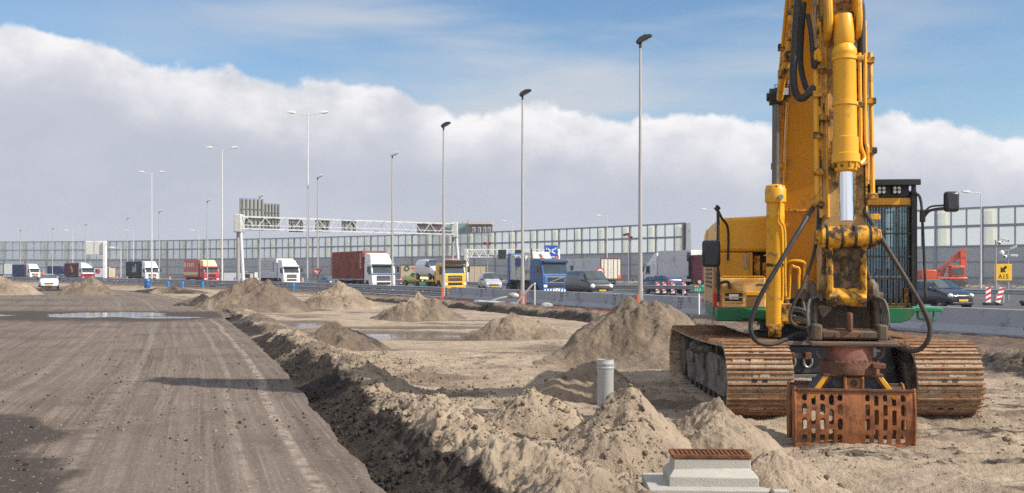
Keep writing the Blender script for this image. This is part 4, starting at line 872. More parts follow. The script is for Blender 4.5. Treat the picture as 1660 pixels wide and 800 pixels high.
def truck(label, cat, px, Y, cab, lower=None, roof=None, H=3.7, box=None, side=None, rz=None, dy=0, bumper=None, deflect=True, wcab=2.45, length_scale=1, visor=True, group=None, back='', lights=False, zb=-.02, extra=None, name='truck'):
    rz = heading(Y) if rz is None else rz
    r = thing(name, label, cat, (gx(px, Y), Y, zb), rz, group); hw = wcab / 2; D = 2.15; cabtop = 2.75 if deflect else min(H, 2.95)
    lower = lower or cab; roof = roof or cab
    # cab body: nose rounded, screen raked
    prof = [(.02, .45), (0, .8), (0, 1.55), (.05, 1.72), (.30, cabtop - .12), (.45, cabtop), (D, cabtop), (D, .75), (1.95, .6), (1.75, 1.0), (1.05, 1.0), (.82, .6), (.75, .42)]
    b = MB(); b.prism(prof, -hw, hw, 'x'); b.build('cab', cab, r, bevel=.09, seg=3, smooth=True)
    if deflect:
        b = MB(); t = H; b.hexa([(-hw + .1, .5, cabtop - .02), (hw - .1, .5, cabtop - .02), (hw - .02, D, cabtop - .02), (-hw + .02, D, cabtop - .02), (-hw + .3, 1.15, t - .12), (hw - .3, 1.15, t - .12), (hw - .06, D, t), (-hw + .06, D, t)]); b.build('roof_deflector', roof, r, bevel=.10, seg=3)
    # windscreen and side windows sit just proud of the cab
    ws = MB(); zt = cabtop - .32; y0 = .055; y1 = .30 - (.32 - .12) * .25
    ws.hexa([(-hw + .12, y0 - .02, 1.72), (hw - .12, y0 - .02, 1.72), (hw - .12, y0 + .06, 1.72), (-hw + .12, y0 + .06, 1.72), (-hw + .17, y1 - .05, zt), (hw - .17, y1 - .05, zt), (hw - .17, y1 + .06, zt), (-hw + .17, y1 + .06, zt)]); ws.build('windscreen', GLASS, r, bevel=.02)
    for s in (-1, 1):
        b = MB(); b.prism([(.22, 1.62), (1.05, 1.62), (1.05, zt), (.42, zt)], s * hw - .02, s * hw + .012, 'x'); b.build('side_window', GLASS, r, smooth=False)
        mirror_arm(r, s * (hw + .20) - (.22 if s < 0 else 0) * 0, .05, 2.1, s)
        b = MB(); b.bx(s * .98 - .17, s * .98 + .17, -.045, .05, .62, .84); b.build('headlight', HEADL, r, bevel=.03)
    if visor:
        b = MB(); b.hexa([(-hw + .1, .02, zt - .02), (hw - .1, .02, zt - .02), (hw - .1, .28, zt + .06), (-hw + .1, .28, zt + .06), (-hw + .1, .02, zt + .14), (hw - .1, .02, zt + .14), (hw - .1, .3, zt + .2), (-hw + .1, .3, zt + .2)]); b.build('sun_visor', BLACK, r, bevel=.02)
    g_ = MB()
    for i in range(4): g_.bx(-.72, .72, -.03, .02, 1.02 + i * .13, 1.11 + i * .13)
    g_.build('grille', GRILL, r, smooth=False)
    b = MB(); b.bx(-hw + .01, hw - .01, -.03, .5, .28, .60); b.build('bumper', bumper or lower, r, bevel=.06)
    b = MB(); b.bx(-.7, .7, -.036, .02, .62, .86); b.build('lower_grille', GRILL, r, smooth=False)
    b = MB(); b.bx(-.26, .26, -.045, -.03, .36, .47); b.build('number_plate', PLATE, r, smooth=False)
    if lower is not cab:
        b = MB(); b.bx(-hw - .006, hw + .006, -.012, .70, .62, 1.5); b.build('front_panel', lower, r, bevel=.03)
    b = MB(); L_ = box['L'] if box else 5; b.bx(-.45, .45, .6, 2.6 + L_, .7, .95); b.bx(-1.1, 1.1, 2.3, 3.2, .5, .95); b.build('chassis', CHAS, r, smooth=False)
    for s in (-1, 1):
        wheel(r, s * (hw - .17), 1.38, .5, .32, s)
        for yw in ([2.6 + 1.6] + ([2.6 + L_ - 1.2, 2.6 + L_ - 2.5, 2.6 + L_ - 3.8] if L_ > 9 else [2.6 + L_ - 1.6])): wheel(r, s * (hw - .28), yw, .5, .5, s)
    if box:
        bw, y0, z0, z1 = box.get('w', 2.5) / 2, 2.35 + box.get('gap', .2), box.get('z0', 1.1), box.get('z1', H)
        b = MB(); b.bx(-bw, bw, y0, y0 + L_, z0, z1); q = b.build('cargo_box', box['m'], r, bevel=.02, smooth=False)
        if box.get('corr'):
            c = MB(); n = int(L_ / .28)
            for i in range(n): 
                for s in (-1, 1): c.bx(s * bw - .02, s * bw + .03, y0 + .15 + i * (L_ - .3) / n, y0 + .15 + (i + .5) * (L_ - .3) / n, z0 + .15, z1 - .12)
            for i in range(8): c.bx(-bw + .15 + i * .29, -bw + .30 + i * .29, y0 - .03, y0 + .02, z0 + .15, z1 - .12)
            c.build('corrugation', box['m'], q, smooth=False)
        for (m, ya, yb, za, zb2) in box.get('marks', []):      # painted marks on the side the photo shows
            c = MB(); c.bx(-bw - .04, -bw - .005, y0 + ya, y0 + yb, z0 + za, z0 + zb2); c.build('side_marking', m, q, smooth=False)
        if box.get('edge'):
            c = MB()
            for yv in (y0, y0 + L_):
                for xv in (-bw, bw): c.bx(xv - .06, xv + .06, yv - .06, yv + .06, z0, z1 + .03)
            c.build('edge_post', box['edge'], q, smooth=False)
    return r
TW = M('truck_white', (.74, .75, .76), .35, 0, .04, 1, (.42, .41, .4), .1, 1.5, coat=.3); TRED = M('truck_red', (.50, .012, .02), .35, 0, .08, 1, coat=.3); CREAM = M('truck_cream', (.72, .62, .33), .45, 0, .05, 1); RUSTC = M('container_rust', (.26, .06, .036), .6, 0, .12, 1, (.13, .03, .022), .25, 1.2)
MAROON = M('container_maroon', (.12, .018, .025), .6, 0, .12, 1); NAVY = M('container_navy', (.02, .035, .16), .55, 0, .12, 1); DARKC = M('container_black', (.022, .026, .034), .6, 0, .12, 1); BOXW = M('box_white', (.62, .62, .63), .5, 0, .04, .6, (.45, .45, .45), .2, .8); GREYL = M('letter_grey', (.40, .42, .43), .6); GOLD = M('emblem_gold', (.60, .42, .06), .6); BLUEM = M('mark_blue', (.05, .2, .5), .5); NAVYM = M('stripe_navy', (.02, .05, .25), .4)
G_ = 'lorries driving towards the camera on the near carriageway'
t = truck('white cab lorry hauling a rust red corrugated container', 'lorry', 622, 102, TW, box=dict(L=9.5, m=RUSTC, z0=1.15, z1=3.95, corr=1, marks=[(LETW, .5 + i * .0, .62 + i * .0, 2.4 - i * .17, 2.52 - i * .17) for i in range(9)]), H=3.75, bumper=TW, group=G_)
MB().bx(-1.2, 1.2, -.02, .0, 1.58, 1.70).build('stripe', NAVYM, t, smooth=False)
t = truck('white box lorry with grey lettering and black sun visor', 'lorry', 473, 145, TW, box=dict(L=7.5, m=BOXW, z0=1.0, z1=3.75, marks=[(BLUEM, 1.0, 1.3, .9, 2.3)] + [(GREYL, 2.2, 6.5, 2.3 - i * .35, 2.42 - i * .35) for i in range(4)]), H=3.6, group=G_)
t = truck('red lorry with cream spoiler and cream lettered red box', 'lorry', 343, 165, TRED, roof=CREAM, box=dict(L=8, m=TRED, z0=1.0, z1=3.8, marks=[(CREAM, .3, 7.9, .35, .85)] + [(CREAM, 2.2 + i * 1.0, 2.9 + i * 1.0, 1.7, 2.3) for i in range(4)] + [(CREAM, 6.6, 7.6, 1.6, 2.4)]), H=3.75, group=G_)
t = truck('white lorry with black container bearing pale script', 'lorry', 247, 185, TW, bumper=TRED, box=dict(L=9, m=DARKC, z0=1.0, z1=3.75, corr=1, marks=[(GREYL, 2.6, 3.2, .9, 2.3), (GREYL, 3.4, 4.0, .9, 1.7), (GREYL, 4.2, 4.8, .9, 1.9), (GREYL, 2.6, 5.6, .8, .95)]), H=3.75, group=G_)
MB().bx(-.35, .35, -.06, -.03, .95, 1.3).build('hazard_plate', ORANGE, t, smooth=False)
t = truck('red lorry with white cab top and maroon container with gold emblem', 'lorry', 143, 205, TW, lower=TRED, bumper=TRED, box=dict(L=9, m=MAROON, z0=1.0, z1=3.6, corr=1, marks=[(GOLD, 3.6, 4.0, .7, 2.1), (GOLD, 3.0, 4.6, 1.3, 1.6), (GOLD, 4.2, 4.7, 1.6, 2.0), (GOLD, 2.9, 3.4, .8, 1.2)]), H=3.75, group=G_)
t = truck('white lorry with dark blue container at the far left', 'lorry', 57, 245, TW, box=dict(L=10, m=NAVY, z0=1.0, z1=3.6, corr=1, edge=RED), H=3.75, group=G_)
MB().bx(-.3, .3, -.06, -.03, .95, 1.3).build('hazard_plate', ORANGE, t, smooth=False)
truck('small blue box lorry far behind the maroon container', 'lorry', 116, 262, NAVYM, box=dict(L=7, m=NAVY, z0=1.0, z1=3.3), H=3.2, deflect=False)
TEAL = M('teal_paint', (.02, .09, .10), .5)
truck('dark teal lorry far behind the dark blue container', 'lorry', 37, 285, TEAL, box=dict(L=8, m=TEAL, z0=1.0, z1=3.6), H=3.6)
# --- blue refuse lorry
RB = M('refuse_blue', (.012, .085, .27), .35, 0, .08, 1, coat=.4); RW = M('refuse_white', (.60, .59, .55), .5, 0, .06, .8, (.35, .33, .28), .25, 1.2)
t = truck('blue cab refuse lorry with white hopper body and striped bumper', 'lorry', 901.5, 83.5, RB, box=None, H=2.9, deflect=False, bumper=RB, name='refuse_truck')
b = MB(); b.hexa([(-1.15, 2.45, 1.15), (1.15, 2.45, 1.15), (1.2, 5.7, 1.15), (-1.2, 5.7, 1.15), (-1.0, 2.5, 3.15), (1.0, 2.5, 3.15), (1.2, 5.7, 3.3), (-1.2, 5.7, 3.3)]); bd = b.build('hopper_body', RW, t, bevel=.12, seg=3)
b = MB()
for yv in (2.9, 3.8, 4.7, 5.5): b.bx(-1.24, -1.05, yv, yv + .12, 1.2, 3.2)
b.build('rib', RW, bd, bevel=.02); MB().bx(-1.265, -1.20, 3.0, 4.7, 2.35, 3.0).build('side_marking', NAVYM, bd, smooth=False)
b = MB(); b.hexa([(-.95, 2.2, 2.9), (.95, 2.2, 2.9), (1.0, 4.4, 2.9), (-1.0, 4.4, 2.9), (-.75, 2.5, 3.5), (.75, 2.5, 3.5), (.9, 4.4, 3.55), (-.9, 4.4, 3.55)]); b.build('hopper_hood', RW, t, bevel=.15, seg=3)
b = MB(); b.bx(-.16, .2, 2.14, 2.3, 3.0, 3.5); b.build('vent', TW, t, bevel=.02)
MB().cyl((-1.0, 2.3, 1.2), (-1.0, 2.3, 3.75), .07).build('exhaust_stack', RUST, t)
MB().bx(-1.28, 1.28, 5.6, 6.1, .9, 3.4).build('tailgate', RB, t, bevel=.05)
for x in (-.75, .75): MB().cyl((x, 1.0, 2.95), (x, 1.0, 3.22), .09, .07).build('beacon', ORANGE, t)
b = MB()
for i in range(9): 
    x = -1.14 + i * .26; b.prism([(x, .29), (x + .12, .29), (x + .20, .50), (x + .08, .50)], -.05, -.034, 'y')
b.build('bumper_stripe', LETW, t, smooth=False)
b = MB(); b.bx(-.95, .95, -.05, -.031, 1.42, 1.50); b.bx(-.95, .95, -.05, -.031, .98, 1.03); b.bx(-1.0, -.94, -.05, -.031, .98, 1.5); b.bx(.94, 1.0, -.05, -.031, .98, 1.5); b.bar((-.7, -.06, 1.02), (.7, -.06, 1.46), .02, .06); b.build('grille_trim', RIM, t, smooth=False)
# --- yellow recovery truck with flatbed
RY = M('recovery_yellow', (.78, .40, .008), .35, 0, .05, 1, coat=.4)
t = truck('yellow recovery truck with black visor and orange light bar', 'recovery truck', 738, 98, RY, H=2.65, deflect=False, wcab=2.25, bumper=RY, name='recovery_truck')
b = MB(); b.bx(-.75, .75, .75, 1.0, 2.96, 3.08); b.build('light_bar', ORANGE, t, bevel=.03)
b = MB(); b.bx(-1.2, 1.2, 2.3, 8.6, .92, 1.10); b.build('flatbed', RY, t, bevel=.02); b = MB(); b.bx(-1.15, 1.15, 2.25, 2.33, 1.1, 1.8); b.build('headboard', RY, t, bevel=.02)
MB().bx(-1.12, 1.12, -.01, .3, 2.62, 2.98).build('roof_board', BLACK, t, bevel=.05)
b = MB(); b.bx(-.62, .62, -.05, -.035, 1.32, 1.36); b.bx(-.62, .62, -.05, -.035, 1.5, 1.54); b.build('lettering_bar', M('letter_ochre', (.45, .25, .02), .6), t, smooth=False)
# --- cars and vans: lofted bodies
def loft_car(name, label, cat, px, Y, rz, paint, st, L_, W_, wr, wheels, glass, hl, plate=True, group=None, zb=-.02, lowtrim=None, pos=None):
    r = thing(name, label, cat, pos or (gx(px, Y), Y, zb), rz, group); vs = []; sec = []
    for (y, zl, w, zbt, zt, wt) in st:
        h = [(w * .90, zl), (w, zl + (zbt - zl) * .38), (w * .985, zbt), (wt, zt - .04 * (zt - zbt) - .0), (wt * .55, zt + .02)]
        sec.append([(-x, y, z) for x, z in h] + [(x, y, z) for x, z in reversed(h)])
    n = len(sec[0])
    for s in sec: vs += s
    fs = [(i * n + k, i * n + (k + 1) % n, (i + 1) * n + (k + 1) % n, (i + 1) * n + k) for i in range(len(st) - 1) for k in range(n)]
    fs += [tuple(range(n)), tuple(reversed(range((len(st) - 1) * n, len(st) * n)))]
    MB().add(vs, fs).build('body', paint, r, subsurf=2)
    def sec_at(y):
        for p, q in zip(st, st[1:]):
            if p[0] <= y <= q[0]: f = (y - p[0]) / (q[0] - p[0]); return [a + (c - a) * f for a, c in zip(p, q)]
        return list(st[-1])
    for (y0, y1, name_) in glass['side']:
        for s in (-1, 1):
            pts = []
            for y, t0 in ((y0, .12), (y1, .12), (y1 - glass.get('rake1', .06), .82), (y0 + glass.get('rake0', .3), .82)):
                q = sec_at(y); pts.append((s * (q[2] * .985 + (q[5] - q[2] * .985) * t0 + .004), y, q[3] + (q[4] - q[3]) * t0))
            pts2 = [(x - s * .05, y, z) for x, y, z in pts]; MB().hexa(pts + pts2).build(name_, GLASS, r, bevel=.01)
    for key, nm in (('ws', 'windscreen'), ('rw', 'rear_window')):
        if key not in glass: continue
        y0, y1, f0, f1, off = glass[key]; a, c = sec_at(y0), sec_at(y1)
        d = Vector((0, c[0] - a[0], c[4] - a[4])).normalized(); nn = Vector((0, -d.z, d.y)); nn = nn if nn.z > 0 else -nn
        P = [Vector((sg * q[5] * ff * wf, y, q[4] + .02)) for (q, y, ff) in ((a, y0, f0), (c, y1, f1)) for sg, wf in ((-1, 1), (1, 1))]
        mid = [Vector((0, y0 - .07, a[4] + .035)), Vector((0, y1 - .02, c[4] + .045))]
        top = [P[0] + nn * off, mid[0] + nn * off, P[1] + nn * off, P[3] + nn * off, mid[1] + nn * off, P[2] + nn * off]
        low = [p - nn * .06 for p in top]; b = MB(); b.add(top + low, [(0, 1, 4, 5), (1, 2, 3, 4), (11, 10, 7, 6), (10, 9, 8, 7), (0, 6, 7, 1), (1, 7, 8, 2), (2, 8, 9, 3), (3, 9, 10, 4), (4, 10, 11, 5), (5, 11, 6, 0)]); b.build(nm, GLASS, r, smooth=False)
    for s in (-1, 1):
        for yw in wheels:
            wheel(r, s * (W_ / 2 - .085), yw, wr, .2, s); b = MB(); xo = s * (W_ / 2 - .05)
            b.lathe([(wr * 1.20, 0), (wr * 1.20, .035), (wr * 1.0, .04)], (xo - .012 * s, yw, wr + .02), (s, 0, 0), 22); b.build('wheel_arch', BLACK, r)
        x, y, z, sx_, sz_ = hl; b = MB(); b.ball((s * x, y, z), (sx_, .14, sz_)); b.build('headlight', HEADL, r)
        ym = glass['side'][0][0] + .12; q = sec_at(ym); b = MB(); b.ball((s * (q[2] + .10), ym, q[3] + .10), (.12, .06, .09)); b.build('mirror', BLACK, r)
        zt_ = st[-1]; b = MB(); b.bx(s * zt_[2] * .92 - .05, s * zt_[2] * .92 + .05, L_ - .06, L_ + .02, zt_[3] - .25, zt_[3] + .12); b.build('tail_light', RED, r, bevel=.02)
    zg = st[0][1]
    b = MB(); b.bx(-st[0][2] * .62, st[0][2] * .62, -.025, .1, zg + .24, zg + .34); b.build('grille', GRILL, r, bevel=.02)
    b = MB(); b.bx(-st[1][2] * .85, st[1][2] * .85, -.03, .2, zg - .10, zg + .06); b.build('bumper', lowtrim or BLACK, r, bevel=.05)
    if plate: b = MB(); b.bx(-.26, .26, -.06, -.03, zg + .08, zg + .19); b.build('number_plate', PLATE, r, smooth=False)
    return r
HATCH = [(0, .34, .58, .62, .68, .50), (.10, .26, .74, .72, .78, .62), (.45, .22, .81, .84, .92, .66), (.85, .20, .82, .93, 1.00, .68), (1.55, .20, .82, .95, 1.42, .56), (2.2, .20, .82, .97, 1.50, .56), (2.95, .20, .82, 1.0, 1.44, .54), (3.3, .26, .79, 1.0, 1.22, .58), (3.42, .36, .70, .95, 1.0, .58)]
HG = dict(side=[(1.12, 1.98, 'side_window'), (2.04, 2.85, 'side_window')], ws=(.92, 1.52, .97, .96, .012), rake0=.28, rake1=.05)
VAN = [(0, .40, .80, .80, .86, .66), (.10, .32, .92, .95, 1.02, .76), (.55, .28, .95, 1.10, 1.20, .78), (.85, .27, .955, 1.18, 1.30, .80), (1.65, .27, .96, 1.22, 1.92, .74), (2.2, .27, .96, 1.24, 1.99, .75), (4.55, .27, .96, 1.24, 1.98, .75), (4.78, .32, .94, 1.2, 1.93, .72), (4.82, .4, .90, 1.1, 1.85, .66)]
VG = dict(side=[(1.02, 2.1, 'side_window')], ws=(.88, 1.64, .98, .97, .012), rake0=.52, rake1=.02)
KANG = [(0, .36, .68, .70, .76, .58), (.1, .27, .80, .84, .90, .68), (.5, .24, .84, .96, 1.04, .70), (.95, .23, .85, 1.04, 1.12, .72), (1.6, .23, .85, 1.06, 1.72, .64), (2.1, .23, .85, 1.08, 1.80, .65), (3.8, .23, .85, 1.08, 1.78, .64), (4.05, .3, .83, 1.05, 1.68, .6), (4.1, .38, .78, 1.0, 1.5, .55)]
KG = dict(side=[(1.1, 2.0, 'side_window')], ws=(1.0, 1.58, .98, .97, .012), rake0=.3, rake1=.02)
SUVS = [(0, .40, .66, .78, .84, .56), (.1, .33, .82, .90, .98, .70), (.5, .28, .90, 1.0, 1.08, .74), (1.05, .26, .915, 1.06, 1.14, .76), (1.85, .26, .915, 1.08, 1.56, .63), (2.6, .26, .915, 1.1, 1.64, .63), (3.7, .26, .915, 1.14, 1.58, .60), (4.15, .32, .88, 1.15, 1.35, .62), (4.3, .42, .78, 1.0, 1.1, .6)]
SG = dict(side=[(1.35, 2.35, 'side_window'), (2.42, 3.4, 'side_window')], ws=(1.12, 1.82, .97, .96, .012), rake0=.36, rake1=.1)
SED = [(0, .32, .62, .62, .68, .52), (.1, .25, .78, .74, .80, .66), (.5, .22, .86, .86, .93, .70), (1.05, .21, .87, .93, 1.0, .72), (1.85, .21, .87, .94, 1.36, .58), (2.6, .21, .87, .95, 1.44, .58), (3.5, .21, .87, .97, 1.36, .56), (4.1, .25, .85, .97, 1.02, .66), (4.4, .36, .72, .9, .95, .6)]
SDG = dict(side=[(1.35, 2.35, 'side_window'), (2.42, 3.4, 'side_window')], ws=(1.12, 1.82, .97, .96, .012), rake0=.36, rake1=.3)
BLKP = M('black_car_paint', (.016, .018, .023), .22, 0, .2, .7, coat=.8); VANP = M('dark_van_paint', (.035, .036, .042), .3, 0, .15, .7, coat=.6); SILV = M('silver_paint', (.48, .50, .53), .3, .35, .05, .8, coat=.5); WPNT = M('white_car_paint', (.72, .73, .74), .3, 0, .04, .8, (.4, .38, .35), .12, 1.5, coat=.5); LIME = M('lime_paint', (.52, .60, .07), .3, 0, .06, .8, coat=.4); BLUC = M('blue_car_paint', (.045, .07, .12), .28, .2, .1, .8, coat=.5)
loft_car('hatchback', 'small black hatchback driving past behind the concrete barrier', 'car', 1561, 51.2, R(17), BLKP, HATCH, 3.42, 1.62, .28, (.62, 2.9), HG, (.60, .16, .70, .15, .11))
loft_car('van', 'dark grey panel van with bright headlights beside the refuse lorry', 'van', 976.5, 75, R(20), VANP, VAN, 4.82, 1.9, .33, (.92, 4.0), VG, (.70, .12, .84, .20, .17), lowtrim=GREYP)
loft_car('van', 'small silver delivery van right of the yellow recovery truck', 'van', 801, 97, R(12), SILV, KANG, 4.1, 1.7, .3, (.75, 3.35), KG, (.60, .14, .72, .15, .12))
loft_car('van', 'white panel van carried on the bed of the yellow recovery truck', 'van', 712, 0, 0, WPNT, VAN, 4.82, 1.9, .33, (.92, 4.0), VG, (.70, .12, .84, .17, .15), pos=(0, 0, 0), plate=False, lowtrim=GREYP)
vw = [o for o in COL.objects if o.get('label', '').startswith('white panel van')][0]
hd = heading(98); Rz = Matrix.Rotation(hd, 3, 'Z'); pv = Vector((gx(738, 98), 98, 1.07)) + Rz @ Vector((-.12, 2.75, 0)); vw.location = pv; vw.rotation_euler = (0, 0, hd)
PK = [(0, .48, .70, .82, .90, .62), (.1, .40, .86, .98, 1.06, .76), (.6, .36, .92, 1.05, 1.14, .80), (1.2, .35, .925, 1.10, 1.20, .80), (1.85, .35, .925, 1.12, 1.68, .66), (2.4, .35, .925, 1.12, 1.76, .66), (2.95, .35, .925, 1.12, 1.70, .64), (3.2, .35, .925, 1.12, 1.20, .86), (4.9, .38, .92, 1.12, 1.14, .88), (5.0, .45, .9, 1.05, 1.08, .85)]
t = loft_car('pickup_truck', 'lime yellow pickup with orange roof light bar behind the recovery truck', 'pickup', 691, 126, R(30), LIME, PK, 5.0, 1.85, .38, (.95, 4.0), dict(side=[(1.5, 2.8, 'side_window')], ws=(1.25, 1.82, .97, .96, .012), rake0=.34, rake1=.1), (.72, .12, .92, .17, .11), zb=.12)
b = MB(); b.bx(-.62, .62, 2.2, 2.5, 1.80, 1.93); b.build('light_bar', ORANGE, t, bevel=.03)
loft_car('suv', 'white car with orange beacon driving on the haul road', 'car', 79.5, 103, R(24), WPNT, SUVS, 4.3, 1.83, .35, (.85, 3.5), SG, (.70, .2, .86, .15, .09), zb=.0)
sv = [o for o in COL.objects if o.get('label', '').startswith('white car with orange')][0]; b = MB(); b.cyl((-.55, 2.3, 1.62), (-.55, 2.3, 1.86), .12, .09); b.build('beacon', ORANGE, sv)
loft_car('car', 'blue grey saloon left of the rust red container, half behind the guardrail', 'car', 545, 118, R(30), BLUC, SED, 4.4, 1.75, .3, (.8, 3.6), SDG, (.62, .15, .72, .15, .1))
loft_car('car', 'white car at the far left edge following the dark blue lorry', 'car', 21, 250, R(48), WPNT, KANG, 4.1, 1.7, .3, (.75, 3.35), KG, (.60, .14, .72, .15, .12))
loft_car('car', 'teal grey car far away left of the maroon container', 'car', 108, 215, R(45), BLUC, SED, 4.4, 1.75, .3, (.8, 3.6), SDG, (.62, .15, .72, .15, .1))
loft_car('car', 'dark blue car seen through the gap left of the white lorry cab', 'car', 1044, 104, R(200), BLUC, SED, 4.4, 1.75, .3, (.8, 3.6), SDG, (.62, .15, .72, .15, .1))
loft_car('car', 'second dark blue car right beside the white lorry cab', 'car', 1057, 92, R(200), BLUC, SUVS, 4.3, 1.83, .35, (.85, 3.5), SG, (.70, .2, .86, .15, .09))
# --- far carriageway: vehicles going away, trailers and site boxes
t = truck('white lorry seen from its left side behind the marker boards', 'lorry', 1068, 101, TW, H=3.7, box=dict(L=5.6, m=BOXW, z0=.95, z1=3.85), rz=R(180 + 24))
t.location = (gx(1062, 104), 104, 0)
DRK = M('trailer_dark_red', (.17, .018, .03), .5, 0, .1, 1)
t = thing('semi_trailer', 'dark red trailer at the tail of the white lorry, cut off by the excavator', 'trailer', (gx(1129, 93), 93, 0), R(-76))
MB().bx(-1.25, 1.25, 0, 9, .9, 3.35).build('cargo_box', DRK, t, bevel=.03); MB().bx(-.5, .5, 0, 9, .55, .9).build('chassis', CHAS, t, smooth=False)
for s in (-1, 1):
    for yw in (1.2, 2.5, 3.8): wheel(t, s * 1.0, yw, .48, .4, s)
b = MB(); b.bx(-1.33, -1.2, -.35, .0, 2.8, 3.6); b.bx(-1.33, -1.2, -.35, .0, 1.2, 1.5); b.bx(-1.30, -1.22, -.2, .0, 1.5, 2.8); b.build('door_hinge', BLACK, t, smooth=False)
t = thing('semi_trailer', 'white semi trailer with cream rear doors behind the dark van', 'trailer', (gx(990, 117), 117, 0), R(22)); 
MB().bx(-1.27, 1.27, .02, 11, 1.0, 3.35).build('cargo_box', BOXW, t, bevel=.02); dr = M('door_cream', (.60, .555, .47), .6, 0, .05, .8)
for s in (-1, 1):
    d_ = MB().bx(min(s * .02, s * 1.18), max(s * .02, s * 1.18), -.06, .015, 1.1, 3.25).build('rear_door', dr, t, bevel=.01); q = MB()
    for x in (.35, .85): q.cyl((s * x, -.1, 1.1), (s * x, -.1, 3.25), .03)
    q.build('lock_bar', GREYL, d_)
b = MB(); b.bx(-1.29, 1.29, -.08, .02, 3.26, 3.40); b.bx(-1.29, -1.19, -.08, .02, 1.0, 3.26); b.bx(1.19, 1.29, -.08, .02, 1.0, 3.26); b.bx(-1.29, 1.29, -.08, .02, .95, 1.09); b.build('door_frame', M('frame_brown', (.12, .045, .035), .6), t, smooth=False)
MB().bx(-.5, .5, .0, 10, .6, 1.0).build('chassis', CHAS, t, smooth=False); MB().bx(.9, 1.2, -.1, -.09, 1.12, 1.5).build('reflector', ORANGE, t, smooth=False)
for s in (-1, 1):
    for yw in (1.3, 2.6, 3.9): wheel(t, s * 1.0, yw, .48, .4, s)
def site_box(px0, px1, Y, py0, py1, label, m, D=4, name='site_container', rz=0, diamonds=False, ring_=False, edge=None, panel=True):
    x0, x1 = gx(px0, Y), gx(px1, Y); z1, z0 = CAMZ - (py0 - HZ) / F * Y, max(-.05, CAMZ - (py1 - HZ) / F * Y); r = thing(name, label, 'container', ((x0 + x1) / 2, Y, z0), rz); w_ = (x1 - x0) / 2; h = z1 - z0
    o = MB().bx(-w_, w_, 0, D, 0, h).build('box_wall', m, r, bevel=.02)
    if panel:
        b = MB(); nn = max(3, int(w_ * 2 / .9))
        for i in range(1, nn): b.bx(-w_ + 2 * w_ * i / nn - .03, -w_ + 2 * w_ * i / nn + .03, -.03, .02, .1, h - .1)
        b.build('rib', m, o, smooth=False)
    b = MB(); e = edge or GREYP
    b.bx(-w_ - .05, w_ + .05, -.06, .08, h - .06, h + .06); b.bx(-w_ - .05, -w_ + .07, -.06, .08, 0, h - .06); b.bx(w_ - .07, w_ + .05, -.06, .08, 0, h - .06); b.build('frame', e, r, smooth=False)
    MB().bx(-w_, w_, .1, D, -.15, 0).build('base', CHAS, r, smooth=False)
    if diamonds:
        for x in (-w_ * .72, -w_ * .38): b = MB(); b.prism([(x - .42, h * .24), (x, h * .24 - .42), (x + .42, h * .24), (x, h * .24 + .42)], -.05, -.02, 'y'); b.build('hazard_diamond', BLACK, r, smooth=False)
    if ring_:
        c_ = Vector((-w_ * .62, -.04, h * .80)); b = MB(); b.tube([c_ + Vector((.36 * math.cos(a), 0, .36 * math.sin(a))) for a in [k * math.pi / 8 for k in range(17)]], .06, 6, 1); b.build('emblem', BLACK, r)
        b = MB(); b.bx(-w_ * .36, w_ * .75, -.03, -.005, h * .76, h * .84); b.build('lettering_bar', M('letter_brown', (.22, .17, .11), .7), r, smooth=False)
    return r
PLY = M('ply_cream', (.52, .42, .29), .7, 0, .06, .5, (.42, .33, .22), .2, .6)
site_box(649, 706, 165, 429.5, 458, 'cream site container with ring emblem and two hazard diamonds', PLY, diamonds=True, ring_=True, panel=False, edge=M('edge_brown', (.14, .10, .07), .7))
site_box(760, 789, 165, 430.5, 459, 'plain ribbed cream container right of the yellow recovery truck', PLY, edge=M('edge_brown', (.14, .10, .07), .7))
site_box(1051, 1063, 120, 439, 455, 'small cream container left of the white lorry cab', M('cream_pale', (.60, .57, .48), .6))
t = site_box(362, 393, 190, 441, 458, 'low white trailer with blue lettering by the gantry leg', BOXW, name='box_trailer', panel=False)
for i, x in enumerate((.2, .8, 1.4)): MB().bar((x, -.05, .35 + .1 * (i % 2)), (x + .3, -.05, .9 + .4 * (i % 2)), .02, .14).build('lettering_stroke', NAVYM, t, smooth=False)
t = site_box(395, 412, 186, 442, 458, 'white trailer with dark window frame right of the gantry leg', BOXW, name='box_trailer', panel=False)
MB().bx(-.8, .2, -.05, -.02, .8, 1.5).build('window', GLASS, t, smooth=False)
t = site_box(151, 168, 240, 434, 450, 'far white container with pink disc behind the red and white lorry', BOXW, panel=False); MB().cyl((-.1, -.06, 1.4), (-.1, -.03, 1.4), .55).build('disc', M('disc_pink', (.5, .03, .12), .5), t)
site_box(-14, 6, 235, 428, 445, 'grey trailer box cut by the left edge of the photo', M('box_grey', (.36, .38, .37), .6), name='box_trailer')
site_box(170, 176, 236, 435, 450, 'narrow cream door end of a container by the white sign post', PLY)
